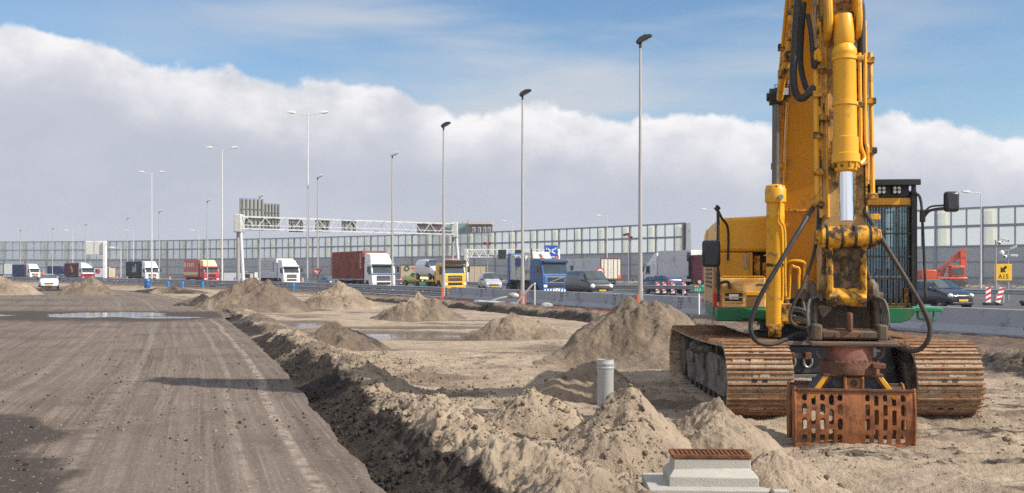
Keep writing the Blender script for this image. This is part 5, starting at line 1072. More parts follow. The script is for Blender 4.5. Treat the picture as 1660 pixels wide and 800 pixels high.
# --- orange excavator across the motorway
OE = M('orange_machine', (.55, .07, .015), .4, 0, .1, 1, (.25, .05, .02), .2, 1.5); Yo = 130; r = thing('excavator', 'orange excavator with raised boom far behind the black hatchback', 'excavator', (gx(1530, Yo), Yo, -.1)); O = r.location
q = lambda px, py, d=0: at(px, py, Yo + d) - O
b = MB(); b.bx(q(1487, 0).x, q(1512, 0).x, -1.3, 1.3, 1.0, 2.2); b.bx(q(1512, 0).x, q(1562, 0).x, -1.3, 1.3, .95, 1.3); b.build('house', OE, r, bevel=.12)
MB().bx(q(1535, 0).x, q(1557, 0).x, -1.3, -.3, 1.3, 2.7).build('cab_frame', OE, r, bevel=.1); MB().bx(q(1536.5, 0).x, q(1555.5, 0).x, -1.34, -1.28, 1.6, 2.4).build('cab_window', GLASS, r, smooth=False); MB().ball(tuple(q(1541, 439)), (.55, .4, .35)).build('roof_cap', WHITE, r)
b = MB(); P = [q(1519, 447), q(1521, 436), q(1556, 406), q(1562, 404), q(1562, 413), q(1533, 436), q(1529, 448)]; b.prism([(p.x, p.z) for p in P], -.2, .2, 'y'); b.build('boom', OE, r, bevel=.04)
b = MB(); P = [q(1554, 407), q(1563, 403), q(1564, 425), q(1562, 447), q(1555, 448), q(1554, 430)]; b.prism([(p.x, p.z) for p in P], -.55, -.22, 'y'); b.build('stick', OE, r, bevel=.04)
MB().cyl(q(1524, 440, -.5), q(1547, 420, -.5), .12).build('cylinder', GREYP, r); MB().bx(-.5, .5, .4, .5, 4.75, 5.0).build('lettering', LETW, r, smooth=False) if 0 else None
for yv in (-1.3, 1.0):
    b = MB(); pr = [(x * 2.3 + (.35 if c else 0) * 0, z) for x, z, c in ((-1, .5, 0), (-.95, .8, 0), (-.8, .92, 0), (.8, .92, 0), (.95, .8, 0), (1, .5, 0), (.92, .12, 0), (.8, 0, 0), (-.8, 0, 0), (-.92, .12, 0))]; b.prism(pr, yv, yv + .55, 'y'); b.build('crawler_track', CHAS, r, bevel=.03)
b = MB(); b.cyl(q(1498, 452), q(1497, 436), .05); b.build('mirror_stalk', BLACK, r); MB().cyl(q(1511, 452), q(1513, 440), .06).build('exhaust_stack', BLACK, r)
# ------------------------------------------------------------------ the yellow crawler excavator
EC = Vector((4.55, 16.4, -.15)); GX = -.15
EX = thing('excavator', 'large yellow crawler excavator with green skirts and a rusty sorting grab', 'excavator', tuple(EC))
fw = Vector((-.139, -.9903, 0)); rt_ = Vector((.9903, -.139, 0))
def U(u, v, z): p = Vector((EC.x, EC.y, 0)) + rt_ * u + fw * v; return Vector((p.x, p.y, z))
TU = Matrix(((rt_.x, fw.x, 0, EC.x), (rt_.y, fw.y, 0, EC.y), (0, 0, 1, 0), (0, 0, 0, 1)))   # builds in (u right, v forward, z)
EY = M('machine_yellow', (.74, .36, .009), .42, 0, .08, 1.2, (.22, .12, .03), .07, 3.2, .04, 60)
EYD = M('machine_yellow_worn', (.72, .34, .012), .5, 0, .1, 2, (.05, .034, .022), .42, 7, .12, 40)
EYR = M('machine_yellow_scuffed', (.74, .36, .012), .45, 0, .08, 2, (.30, .17, .06), .14, 6, .06, 40)
PEACH = M('faded_peach', (.74, .45, .17), .55, 0, .06, 1.5, (.50, .25, .05), .25, 3)
EG = M('machine_green', (.004, .135, .050), .42, 0, .12, 2, (.09, .10, .06), .22, 3)
EGB = M('machine_green_bright', (.006, .22, .075), .4, 0, .08, 2)
EK = M('machine_black', (.014, .014, .016), .45, 0, .25, 2, (.07, .06, .05), .22, 3)
DIRTM = M('greasy_steel', (.060, .048, .038), .7, .3, .3, 4, (.13, .095, .065), .40, 5, .25, 50)
STB = M('stick_dirty', (.46, .27, .085), .6, 0, .2, 2.2, (.10, .062, .03), .30, 4.0, .12, 50)
STK = M('link_worn', (.20, .125, .05), .6, 0, .3, 4, (.05, .036, .026), .48, 6, .2, 60)
GRUST = M('grab_rust', (.31, .112, .035), .75, .05, .25, 4, (.15, .055, .022), .36, 7, .3, 80)
RUSTR = M('ring_rust', (.15, .062, .032), .75, .15, .3, 5, (.085, .038, .024), .4, 6, .3, 60)
PINK = M('rotator_pinkish', (.24, .09, .07), .7, .1, .25, 4, (.13, .06, .04), .4, 5, .2, 60)
NAVYG = M('grab_navy', (.018, .022, .034), .5, .1, .3, 3, (.10, .085, .07), .22, 5)
CHROME = M('chrome_rod', (.78, .79, .82), .12, 1, .03, 2)
RODG = M('dull_rod', (.16, .145, .13), .4, .6, .2, 3)
HOSE = M('hose_rubber', (.020, .019, .019), .6, 0, .2, 3, (.06, .05, .042), .25, 4); HOSEG = M('hose_dusty', (.10, .092, .085), .65, 0, .2, 4); HOSEB = M('hose_brown', (.045, .033, .025), .7, 0, .3, 4)
MUDT = M('caked_mud', (.40, .31, .22), .95, 0, .22, 6, (.19, .11, .058), .22, 12, .9, 26); RUSTT = M('track_rust', (.26, .112, .042), .72, .1, .3, 7, (.30, .215, .14), .34, 9, .4, 50)
FRM = M('track_frame_mud', (.19, .165, .135), .9, 0, .25, 3, (.07, .058, .048), .38, 3.5, .5, 25)
def P(mb, name, m, par=EX, **k): return mb.build(name, m, par, origin=EC, **k)
def pl(poly, u0, u1, name, m, par=EX, **k): return P(MB(TU).prism(poly, u0, u1, 'x'), name, m, par, **k)
# crawler tracks ------------------------------------------------------------
def track(x0, x1, side):
    r, yf, yr_ = .505, 14.40, 18.55; zc = GX + r + .015; Ls = yr_ - yf; per = 2 * Ls + 2 * math.pi * r; ns = 56; b = MB()
    def path(s):
        s %= per
        if s < Ls: return Vector((0, yr_ - s, zc - r)), Vector((0, -1, 0)), Vector((0, 0, -1))
        s -= Ls
        if s < math.pi * r: a = s / r; return Vector((0, yf - r * math.sin(a), zc - r * math.cos(a))), Vector((0, -math.cos(a), math.sin(a))), Vector((0, -math.sin(a), -math.cos(a)))
        s -= math.pi * r
        if s < Ls: sag = .035 * math.sin(math.pi * s / Ls); return Vector((0, yf + s, zc + r - sag)), Vector((0, 1, 0)), Vector((0, 0, 1))
        s -= Ls; a = s / r; return Vector((0, yr_ + r * math.sin(a), zc + r * math.cos(a))), Vector((0, math.cos(a), -math.sin(a))), Vector((0, math.sin(a), math.cos(a)))
    rnd = random.Random(3 + int(x0 * 10)); wd = x1 - x0; bo = MB()
    for i in range(ns):
        c, t, n = path(per * (i + .5) / ns); h = per / ns / 2; j = rnd.uniform(-.006, .006)
        def blk(t0, t1, n0, n1, a0, a1, m):
            b.m = m; v = []
            for nn in (n0, n1):
                for tt, xx in ((t0, a0), (t1, a0), (t1, a1), (t0, a1)): v.append(c + t * tt + n * nn + Vector((xx, 0, 0)))
            b.hexa(v)
        blk(-h + .004, h * .86, -.045, -.003 + j, x0, x1, 0)
        for tt, hh in ((-h * .80, .026), (-h * .05, .017), (h * .66, .026)): blk(tt - .011, tt + .012, -.02, hh + j, x0 - .005 + j, x1 + .005 + j, 1)
        # clots of mud packed between the grousers
        for q in range(2):
            a0 = x0 + wd * rnd.uniform(.03, .85); a1 = min(x1 - .01, a0 + wd * rnd.uniform(.08, .3)); tc_ = rnd.choice((-h * .42, h * .30)); blk(tc_ - .05, tc_ + .05, -.013, rnd.uniform(.0, .014), a0, a1, 0)
        if i % 2 == 0:
            for xx in (.40, .56): c2 = x0 + wd * xx; b.m = 2; blk(-h * .62, -h * .25, -.011, .002 + j, c2 - .035, c2 + .035, 2)
    b.m = 0; o = P(b, 'crawler_track', [MUDT, RUSTT, EK], smooth=False)
    # inside: chain, frame, rollers, idler, sprocket
    xm = (x0 + x1) / 2; f = MB(); ch = MB()
    for i in range(ns):
        c, t, n = path(per * i / ns); h = per / ns / 2
        for xx in (-.12, .12):
            v = []
            for nn in (-.14, -.046):
                for tt, dx in ((-h * .95, -.03), (h * .95, -.03), (h * .95, .03), (-h * .95, .03)): v.append(c + t * tt + n * nn + Vector((xm + xx + dx, 0, 0)))
            ch.hexa(v)
    P(ch, 'chain', DIRTM, o, smooth=False)
    fx0, fx1 = xm - .27, xm + .27
    f.prism([(yf + .30, zc - .30), (yf + .42, zc + .18), (yf + 1.0, zc + .25), (yr_ - .8, zc + .25), (yr_ - .3, zc + .12), (yr_ - .4, zc - .26)], fx0, fx1, 'x'); P(f, 'track_frame', FRM, o, bevel=.03)
    pt = MB()
    for yv in (yf + .9, yf + 2.0, yf + 3.0): pt.bx(fx0 - .035, fx0 + .01, yv, yv + .32, zc - .02, zc + .2)
    pt.bx(fx0 - .02, fx0, yf + .5, yr_ - .6, zc - .31, zc - .22); P(pt, 'side_plate', FRM, o, bevel=.01)
    for i in range(9): yv = yf + .42 + i * (Ls - .9) / 8; P(MB().cyl((xm - .22, yv, zc - .345), (xm + .22, yv, zc - .345), .105), 'roller', DIRTM, o)
    for yv in (yf + 1.2, yf + 2.7): P(MB().cyl((xm - .26, yv, zc + .33), (xm + .2, yv, zc + .33), .075), 'carrier_roller', DIRTM, o)
    P(MB().lathe([(.30, -.22), (.40, -.2), (.40, -.07), (.43, -.06), (.43, .06), (.40, .07), (.40, .2), (.30, .22)], (xm, yf, zc), (1, 0, 0), 28), 'idler', DIRTM, o)
    P(MB().lathe([(.2, -.3), (.34, -.28), (.41, -.08), (.41, .08), (.34, .28), (.2, .3)], (xm, yr_, zc), (1, 0, 0), 26), 'sprocket', DIRTM, o)
    # mud lying on the frame
    for i in range(26):
        mm = mm if i else MB(); mm.ball((rnd.uniform(fx0, fx1), yf + rnd.uniform(.7, Ls - .5), zc + .24), (rnd.uniform(.08, .18), rnd.uniform(.1, .22), rnd.uniform(.04, .1)), 8, 6)
    P(mm, 'mud', FRM, o)['kind'] = 'stuff'
track(2.86, 3.74, -1); track(5.38, 6.26, 1)
b = MB(); b.hexa([(3.9, 15.0, .38), (5.2, 15.0, .38), (5.2, 18, .38), (3.9, 18, .38), (3.95, 15.05, .80), (5.15, 15.05, .80), (5.15, 17.95, .80), (3.95, 17.95, .80)])
for s, xa, xb in ((-1, 3.35, 4.0), (1, 5.1, 5.75)):
    for y0 in (15.35, 17.2): b.bx(xa, xb, y0, y0 + .65, .32, .70)
P(b, 'undercarriage', EK, bevel=.03)
b = MB(); b.bx(3.72, 5.40, 14.98, 15.03, .80, .86); b.bx(3.75, 5.38, 14.96, 15.02, .34, .385); P(b, 'carbody_edge', M('edge_grey', (.13, .125, .12), .7, 0, .2, 4), bevel=.008)
b = MB(); b.prism([(14.62, .20), (14.9, .78), (15.6, .80), (15.6, .05), (14.8, .0)], 5.05, 5.40, 'x'); P(b, 'guard_plate', EK, bevel=.02)
for x in (3.98, 4.22):
    P(MB().tube([(x + .06 * math.cos(a), 14.955, .575 + .085 * math.sin(a)) for a in [math.pi * (.85 + 1.3 * k / 10) for k in range(11)]], .018, 8, 2), 'shackle', M('shackle_steel', (.45, .45, .44), .35, .8, .1, 4)); P(MB().bx(x - .045, x + .045, 14.93, 14.99, .60, .70), 'shackle_lug', RUST, bevel=.01)
P(MB().lathe([(.74, .80), (.76, .82), (.76, .92), (.66, .93), (.66, 1.02), (.7, 1.03), (.7, 1.10)], (EC.x, EC.y, 0), (0, 0, 1), 40), 'slew_ring', EK)
# upper works ------------------------------------------------------------------
b = MB(TU); b.bx(-1.36, 1.36, -3.0, .2, 1.08, 1.32); b.bx(-.66, .42, .2, 1.28, 1.08, 1.22); P(b, 'deck', EK, bevel=.02)
b = MB(TU); b.bx(-.62, .40, 1.27, 1.33, 1.10, 1.18); P(b, 'deck_edge', EYD, bevel=.008)
pl([(-2.6, 1.1), (-3.35, 1.25), (-3.5, 1.6), (-3.5, 2.45), (-3.3, 2.6), (-2.6, 2.66)], -1.38, 1.38, 'counterweight', EY, bevel=.08, seg=3)
# engine house: left hood
def hexu(pts, name, m, **k): return P(MB(TU).hexa(pts), name, m, **k)
hexu([(-1.38, -2.62, 2.10), (-.42, -2.62, 2.10), (-.42, .42, 2.16), (-1.38, .42, 2.16), (-1.33, -2.62, 2.68), (-.42, -2.62, 2.72), (-.42, .37, 2.72), (-1.33, .37, 2.68)], 'hood', EY, bevel=.055, seg=4)
b = MB(TU); b.bx(-1.36, -.80, -2.6, .40, 1.30, 2.15); P(b, 'engine_door', EYR, bevel=.02)
b = MB(TU); b.bx(-.86, -.855, .405, .43, 1.75, 2.15); b.bx(-.93, -.90, .405, .445, 1.9, 2.12); P(b, 'door_handle', GALV, bevel=.005)
b = MB(TU); b.bx(-1.0, -.9, .30, .31, 2.16, 2.62); P(MB(TU).bx(-.905, -.895, .33, .345, 2.2, 2.66), 'hood_seam', M('seam_dark', (.10, .05, .01), .8))
# dark gap between house and boom foot, with pumps and pipes
b = MB(TU); b.bx(-.78, -.42, -1.6, .15, 1.3, 2.1); P(b, 'engine_bay', EK)
b = MB(TU); b.bx(-.78, -.68, .16, .30, 1.75, 2.1); b.cyl((-.6, .2, 1.3), (-.6, .2, 2.0), .05); b.bx(-.74, -.5, .18, .28, 1.35, 1.6); P(b, 'pump', EYD, bevel=.01)
b = MB(TU); b.cyl((-.52, .35, 1.7), (-.52, .42, 2.0), .075); P(b, 'air_filter', EYD)
P(MB(TU).cyl((-.56, .12, 2.12), (-.56, .12, 2.36), .02).ball((-.56, .12, 2.30), (.07, .07, .09)), 'antenna_knob', EK)
# faded toolbox at the front left, with lamp and recess
b = MB(TU); b.bx(-1.35, -.66, .42, 1.0, 1.31, 1.77); tb = P(b, 'toolbox', PEACH, bevel=.03, seg=3)
b = MB(TU); b.bx(-1.26, -1.0, .98, 1.008, 1.40, 1.56); lm = P(b, 'lamp_recess', EK, tb, smooth=False)
b = MB(TU); b.bx(-1.2, -1.06, 1.004, 1.014, 1.44, 1.52); P(b, 'lamp', HEADL, tb, bevel=.01)
b = MB(TU); 
for z in (1.40, 1.47, 1.545): b.bx(-1.27, -.99, 1.0, 1.026, z - .008, z + .012)
P(b, 'lamp_guard', PEACH, tb, smooth=False)
b = MB(TU); b.bx(-.94, -.77, .992, 1.006, 1.33, 1.50); P(b, 'step_recess', M('recess_brown', (.20, .095, .03), .8), tb, smooth=False)
b = MB(TU); b.bx(-.955, -.755, .99, 1.014, 1.50, 1.555); P(b, 'recess_lip', EY, tb, bevel=.006)
b = MB(TU); b.bx(-.80, -.70, 1.0, 1.006, 1.65, 1.67); P(b, 'maker_plate', EK, tb, smooth=False)
b = MB(TU)
for i in range(16): b.bx(-1.28 + i * .037, -1.265 + i * .037, .78, .99, 1.77, 1.795)
b.bx(-1.3, -.68, .76, 1.0, 1.772, 1.784); P(b, 'step_tread', EYR, tb, smooth=False)
# left side: louvred panel with red and white base
b = MB(TU); b.bx(-1.41, -1.365, -2.4, .28, 1.35, 2.2); sp_ = P(b, 'side_panel', M('panel_peach', (.52, .33, .17), .6, 0, .08, 1.5), bevel=.01)
b = MB(TU)
for i in range(9): b.bx(-1.425, -1.40, -1.9, .2, 1.60 + i * .068, 1.63 + i * .068)
P(b, 'louvre', EK, sp_, smooth=False)
b = MB(TU); b.bx(-1.40, -1.345, .15, .43, 1.30, 1.52); P(b, 'red_band', RED, bevel=.004); b = MB(TU); b.bx(-1.352, -1.30, .99, 1.003, 1.32, 1.5); P(b, 'red_patch', M('faded_red', (.5, .13, .09), .6), smooth=False)
# green skirts and steps
b = MB(TU); b.bx(-1.38, -.655, .35, 1.02, 1.115, 1.312); b.bx(-1.40, -1.30, -2.4, .4, 1.12, 1.34); P(b, 'left_skirt', EG, bevel=.02)
b = MB(TU); b.bx(-1.03, -.66, 1.02, 1.10, 1.165, 1.255); b.bx(-1.03, -.66, 1.1, 1.12, 1.16, 1.275); P(b, 'left_step', EG, bevel=.008)
b = MB(TU)
for i in range(7): b.bx(-1.72, -1.38, -.35 + i * .13, -.27 + i * .13, 1.13, 1.16)
b.bx(-1.74, -1.70, -.37, .53, 1.11, 1.17); b.bx(-1.40, -1.37, -.37, .53, 1.11, 1.17); P(b, 'slatted_step', M('step_grey', (.27, .255, .22), .7, .2, .15, 4), smooth=False)
sk = [(.38, 1.12), (1.20, 1.12), (1.33, 1.17), (1.40, 1.26), (1.40, 1.335), (.38, 1.335)]
P(MB(TU).prism(sk, .3, 1.25, 'y'), 'right_skirt', EG, bevel=.012)
b = MB(TU); b.bx(1.40, 1.78, .55, 1.2, 1.28, 1.335); P(b, 'right_step', EGB, bevel=.01)
P(MB(TU).tube([(1.46, 1.1, 1.28), (1.47, 1.1, 1.19), (1.52, 1.1, 1.165), (1.72, 1.1, 1.165)], .016, 8, 5).tube([(1.68, 1.1, 1.28), (1.68, 1.1, 1.17)], .014, 8, 1), 'step_handle', EGB)
# left hand rail and mirror
b = MB(TU); b.tube([(-1.36, 1.02, 1.40), (-1.36, 1.02, 1.75), (-1.36, 1.0, 2.75), (-1.38, .98, 2.80)], .023, 8, 4); b.tube([(-1.37, .98, 2.79), (-1.30, .85, 2.66), (-1.19, .62, 2.50), (-1.19, .62, 2.02)], .020, 8, 5); b.cyl((-1.40, .98, 2.77), (-1.34, .98, 2.82), .035); P(b, 'left_handrail', EK)
b = MB(TU); b.box((-1.46, 1.02, 2.12), (.27, .10, .40), Matrix.Rotation(.15, 3, 'Z')); mr = P(b, 'left_mirror', M('mirror_shell', (.022, .024, .028), .25, 0, .2, 2), bevel=.045, seg=3)
b = MB(TU); b.tube([(-1.36, 1.02, 1.62), (-1.33, 1.03, 1.68), (-1.22, 1.04, 1.70), (-1.19, 1.04, 1.60)], .022, 8, 5); b.cyl((-1.36, 1.02, 1.60), (-1.36, 1.02, 1.85), .032); P(b, 'rail_clamp', EK)
# cab ---------------------------------------------------------------------------
def cab():
    b = MB(TU); u0, u1, v0, v1 = .38, 1.38, -.7, 1.16
    for u in (u0, u1):
        s = 1 if u == u0 else -1; b.bx(u, u + s * .07, v1 - .09, v1, 1.34, 2.92) if s > 0 else b.bx(u - .07, u, v1 - .09, v1, 1.34, 2.92)
        b.bx(min(u, u + s * .06), max(u, u + s * .06), v0, v0 + .1, 1.34, 2.92); b.bx(min(u, u + s * .05), max(u, u + s * .05), .2, .29, 1.34, 2.92); b.bx(min(u, u + s * .05), max(u, u + s * .05), v0, v1, 1.34, 1.62 if u == u0 else 1.75)
    b.bx(u0, u1, v0, v1 - .02, 2.90, 3.02); b.bx(u0, u1, v0, v0 + .05, 1.34, 1.9); b.bx(u0, u1, v0, v1, 1.33, 1.37); c = P(b, 'cab', EK, bevel=.015)
    b = MB(TU); b.bx(u0 + .03, u1 - .03, v1 - .01, v1 + .035, 2.785, 2.915); P(b, 'cab_header', EY, c, bevel=.012)
    b = MB(TU); b.bx(u0 + .03, u1 - .02, v1 - .01, v1 + .03, 1.335, 1.40); b.bx(u1 - .12, u1 - .06, v1 - .02, v1 + .02, 1.40, 1.62); P(b, 'cab_sill', EYD, c, bevel=.01)
    global nt
    gm = bpy.data.materials.new('cab_glass'); gm.use_nodes = True; nt = gm.node_tree; nt.nodes.clear()
    t = N('ShaderNodeBsdfTransparent'); t.inputs[0].default_value = (.50, .62, .64, 1); gl = N('ShaderNodeBsdfGlossy'); gl.inputs[1].default_value = .04; gl.inputs[0].default_value = (.8, .9, 1, 1)
    mx = N('ShaderNodeMixShader'); mx.inputs[0].default_value = .10; L(t.outputs[0], mx.inputs[1]); L(gl.outputs[0], mx.inputs[2]); L(mx.outputs[0], N('ShaderNodeOutputMaterial').inputs[0])
    b = MB(TU); b.bx(u0 + .07, u1 - .08, v1 - .05, v1 - .035, 1.40, 2.79); P(b, 'windscreen', gm, c, smooth=False)
    b = MB(TU); b.bx(u1 - .03, u1 - .02, .3, v1 - .1, 1.75, 2.88); P(b, 'side_window', gm, c, smooth=False); b = MB(TU); b.bx(u0 + .06, u1 - .06, v0 + .03, v0 + .04, 1.9, 2.88); P(b, 'rear_window', gm, c, smooth=False)
    b = MB(TU); b.bx(u0 + .06, u1 - .06, v1 - .06, v1 - .03, 1.755, 1.79); P(b, 'window_bar', GREYL, c, smooth=False)
    # seat, console and levers seen through the glass
    b = MB(TU); b.bx(.66, 1.14, -.2, .35, 1.62, 1.78); b.hexa([(.68, -.2, 1.78), (1.12, -.2, 1.78), (1.12, -.05, 1.78), (.68, -.05, 1.78), (.72, -.42, 2.48), (1.08, -.42, 2.48), (1.08, -.28, 2.5), (.72, -.28, 2.5)]); b.bx(.78, 1.02, -.45, -.33, 2.5, 2.68); P(b, 'seat', M('seat_fabric', (.05, .07, .09), .8), c, bevel=.03)
    b = MB(TU); b.bx(.46, .62, -.1, .6, 1.4, 1.9); b.bx(1.16, 1.28, -.1, .6, 1.4, 1.9); b.cyl((.54, .52, 1.9), (.54, .58, 2.1), .02); b.cyl((1.22, .52, 1.9), (1.22, .58, 2.1), .02); b.bx(1.2, 1.3, .7, .8, 1.9, 2.15); P(b, 'console', GREYP, c, bevel=.01)
    b = MB(TU); b.bx(u0 + .1, u1 - .1, v0 + .1, .95, 2.82, 2.85); P(b, 'headlining', M('headlining', (.20, .24, .24), .8), c, smooth=False)
    # guard grille in front of the screen
    b = MB(TU); 
    for i in range(12): u = u0 + .04 + i * (u1 - u0 - .12) / 11; b.bx(u - .007, u + .007, v1 + .06, v1 + .075, 1.37, 2.81)
    for z in (1.38, 1.76, 2.07, 2.40, 2.80): b.bx(u0 + .02, u1 - .04, v1 + .073, v1 + .088, z - .010, z + .010)
    P(b, 'guard_grille', EK, c, smooth=False)
    b = MB(TU); b.bx(u1 - .035, u1 + .045, v1 - .04, v1 + .08, 1.36, 3.0); P(b, 'guard_post', EK, c, bevel=.01)
    # roof guard with work lights
    b = MB(TU); b.bx(u0 - .02, u1 + .06, v1 - .25, v1 + .22, 3.115, 3.155); b.bx(u0, u1 + .03, v0 + .2, v1 + .1, 3.10, 3.13); b.bx(u0 + .02, u1 - .06, v1 - .02, v1 + .04, 2.925, 3.10); b.bx(u0 - .02, u1 + .06, v1 + .19, v1 + .23, 3.08, 3.165); b.bx(u1 - .03, u1 + .03, v1 + .02, v1 + .08, 2.92, 3.12); rg_ = P(b, 'roof_guard', EK, c, bevel=.008)
    for i, u in enumerate((.66, .93, 1.14)):
        w_ = P(MB(TU).bx(u - .065, u + .065, v1 + .03, v1 + .10, 2.965, 3.075), 'work_light', EK, c, bevel=.01); q = MB(TU)
        for a in (-.03, .03):
            for e in (-.027, .027): q.cyl((u + a, v1 + .10, 3.02 + e), (u + a, v1 + .108, 3.02 + e), .023, n=10)
        P(q, 'lens', HEADL, w_)
    P(MB(TU).bx(.78, .83, v1 + .03, v1 + .07, 2.99, 3.03), 'side_marker', ORANGE, c, smooth=False)
    b = MB(TU); b.tube([(1.33, 1.22, 2.93), (1.40, 1.24, 2.96), (1.46, 1.25, 2.90), (1.49, 1.25, 2.6), (1.53, 1.26, 1.6), (1.53, 1.26, 1.46), (1.48, 1.25, 1.41), (1.40, 1.24, 1.42)], .019, 8, 6); P(b, 'right_handrail', EK, c)
    b = MB(TU); b.tube([(1.49, 1.26, 2.60), (1.56, 1.28, 2.70), (1.64, 1.3, 2.735), (1.76, 1.32, 2.75)], .020, 8, 5); b.tube([(1.50, 1.26, 2.66), (1.58, 1.3, 2.77), (1.76, 1.33, 2.79)], .014, 8, 5); b.cyl((1.49, 1.26, 2.56), (1.49, 1.26, 2.72), .04); P(b, 'mirror_arm', EK, c)
    b = MB(TU); b.box((1.86, 1.34, 2.84), (.21, .11, .29), Matrix.Rotation(-.2, 3, 'Z')); m_ = P(b, 'right_mirror', M('mirror_shell'), c, bevel=.045, seg=3)
    b = MB(TU); b.bx(.55, .95, .1, .5, 2.62, 2.70); P(b, 'beacon_inside', EY, c, bevel=.02)
cab()
# boom ------------------------------------------------------------------------
bu0, bu1 = -.40, .28
under = [(.92, 1.62), (1.02, 2.4), (1.18, 3.35), (1.50, 4.15), (2.05, 4.85), (2.7, 5.8), (3.1, 7.0), (3.3, 9.0)]
backs = [(2.6, 9.1), (2.1, 7.4), (1.45, 5.7), (.75, 4.9), (.42, 3.9), (.36, 2.6), (.40, 1.62)]
bm_ = pl(under + backs, bu0, bu1, 'boom', M('boom_yellow', (.60, .25, .005), .45, 0, .10, .8, (.30, .15, .03), .18, 2, .03, 50), bevel=.012, smooth=True, angle=28)
b = MB(TU); b.bx(bu0 + .02, bu1 - .02, 1.075, 1.105, 2.74, 2.76); P(b, 'weld_seam', EYD, bm_, smooth=False)
b = MB(TU); 
for s in (bu0 - .02, bu1): 
    b.prism([(v + .035, z) for v, z in under] + [(v - .05, z + .01) for v, z in reversed(under)], s, s + .02, 'x')
P(b, 'edge_flange', EY, bm_)
pl([(.30, 1.15), (1.0, 1.15), (1.02, 1.75), (.78, 2.0), (.40, 1.9)], bu0 - .12, bu0 - .02, 'boom_foot', EYD, bevel=.02); pl([(.30, 1.15), (1.0, 1.15), (1.02, 1.75), (.78, 2.0), (.40, 1.9)], bu1 + .02, bu1 + .12, 'boom_foot', EYD, bevel=.02)
b = MB(TU); b.bx(bu0, bu1, .86, .93, 1.45, 1.68); P(b, 'boom_cross_plate', M('plate_peach', (.42, .27, .12), .65, 0, .12, 2), bevel=.01)
b = MB(TU); b.bx(bu0 - .02, bu1, .4, .84, 1.22, 1.60); P(b, 'swivel_bay', EK)
def boom_cyl(u, nm='boom_cylinder'):
    a, c = Vector((u, 1.45, 1.05)), Vector((u, 1.62, 4.38)); d = (c - a).normalized(); ax = d
    b = MB(TU); b.lathe([(.10, 0), (.125, .03), (.125, 1.55), (.128, 1.56), (.128, 1.62), (.125, 1.63), (.125, 1.78), (.148, 1.80), (.148, 1.98), (.135, 2.0), (.125, 2.03), (.07, 2.05)], a, ax, 28); o = P(b, nm, EYR)
    P(MB(TU).cyl(a + d * 2.0, a + d * 3.2, .052, n=20), 'rod', RODG, o)
    P(MB(TU).cyl(c + Vector((-.09, 0, -.05)), c + Vector((.09, 0, -.05)), .12, n=22).cyl(c + Vector((-.13, 0, -.05)), c + Vector((-.09, 0, -.05)), .06), 'rod_eye', EK, o)
    P(MB(TU).cyl(a + Vector((-.08, 0, 0)), a + Vector((.08, 0, 0)), .14), 'base_eye', EYD, o)
    q = MB(TU)
    for k in range(8): t = k * math.pi / 4; w = d.orthogonal().normalized(); w2 = d.cross(w); e = a + d * 1.98 + (w * math.cos(t) + w2 * math.sin(t)) * .12; q.cyl(e, e + d * .05, .016, n=6)
    P(q, 'bolt', EYD, o)
    s = 1 if u < 0 else -1
    P(MB(TU).tube([a + d * 1.85 + Vector((s * .06, .13, 0)), a + d * 1.55 + Vector((s * .05, .15, 0)), a + d * 1.38 + Vector((s * .12, .12, 0)), a + d * .75 + Vector((s * .13, .10, 0)), a + d * .45 + Vector((s * .14, .10, 0))], .018, 8, 6), 'feed_pipe', EYR, o)
    P(MB(TU).cyl(a + d * 1.86 + Vector((s * .06, .10, 0)), a + d * 1.86 + Vector((s * .06, .17, 0)), .035), 'pipe_union', GALV, o)
    P(MB(TU).lathe([(.127, 0), (.136, .005), (.136, .04), (.127, .045)], a + d * .88, ax, 24), 'pipe_clamp', EYD, o)
boom_cyl(-.585); boom_cyl(.47)
b = MB(TU); b.cyl((bu0 - .28, 1.6, 4.33), (bu0 + .02, 1.6, 4.33), .075); P(b, 'cylinder_pin', EYD)
# valve block at the base of the left cylinder and the dusty hose bundle
b = MB(TU); b.bx(-.52, -.36, 1.42, 1.56, 1.14, 1.40); b.cyl((-.5, 1.5, 1.38), (-.5, 1.5, 1.46), .035); b.cyl((-.42, 1.5, 1.38), (-.42, 1.5, 1.48), .035); b.cyl((-.36, 1.5, 1.32), (-.30, 1.52, 1.34), .03); b.cyl((-.36, 1.5, 1.20), (-.30, 1.52, 1.21), .03); P(b, 'valve_block', EYD, bevel=.012)
for k, (z0, sag, u1_) in enumerate(((1.34, .13, .10), (1.30, .17, .14), (1.21, .14, .12), (1.18, .1, .05))):
    P(MB(TU).tube([(-.32, 1.53, z0), (-.2, 1.6, z0 - .03), (-.05, 1.62, z0 - sag), (.06, 1.6, 1.10), (u1_, 1.58, 1.14), (u1_ + .1, 1.5, 1.30)], .019, 8, 6), 'dusty_hose', HOSEG)
for k in range(4): P(MB(TU).tube([(-.14 + k * .09 + (.07 if k > 1 else 0), 1.05, 1.62), (-.14 + k * .09 + (.07 if k > 1 else 0), 1.08, 1.4), (-.10 + k * .08, 1.15, 1.14)], .026, 8, 5), 'riser_hose', HOSEG)
for k, (ua, zt, ub) in enumerate(((-.36, 1.98, -.12), (-.34, 1.89, -.20), (.24, 1.98, .08), (.26, 1.88, .14))):
    P(MB(TU).tube([(ua, 1.04, 1.45 if k == 1 else zt), (ua + (.03 if k < 2 else -.03), 1.06, zt + .02), ((ua + ub) / 2, 1.08, zt + .03), (ub, 1.08, zt), (ub, 1.07, zt - .12), (ub, 1.06, 1.60)], .024, 8, 6), 'elbow_pipe', EYR)
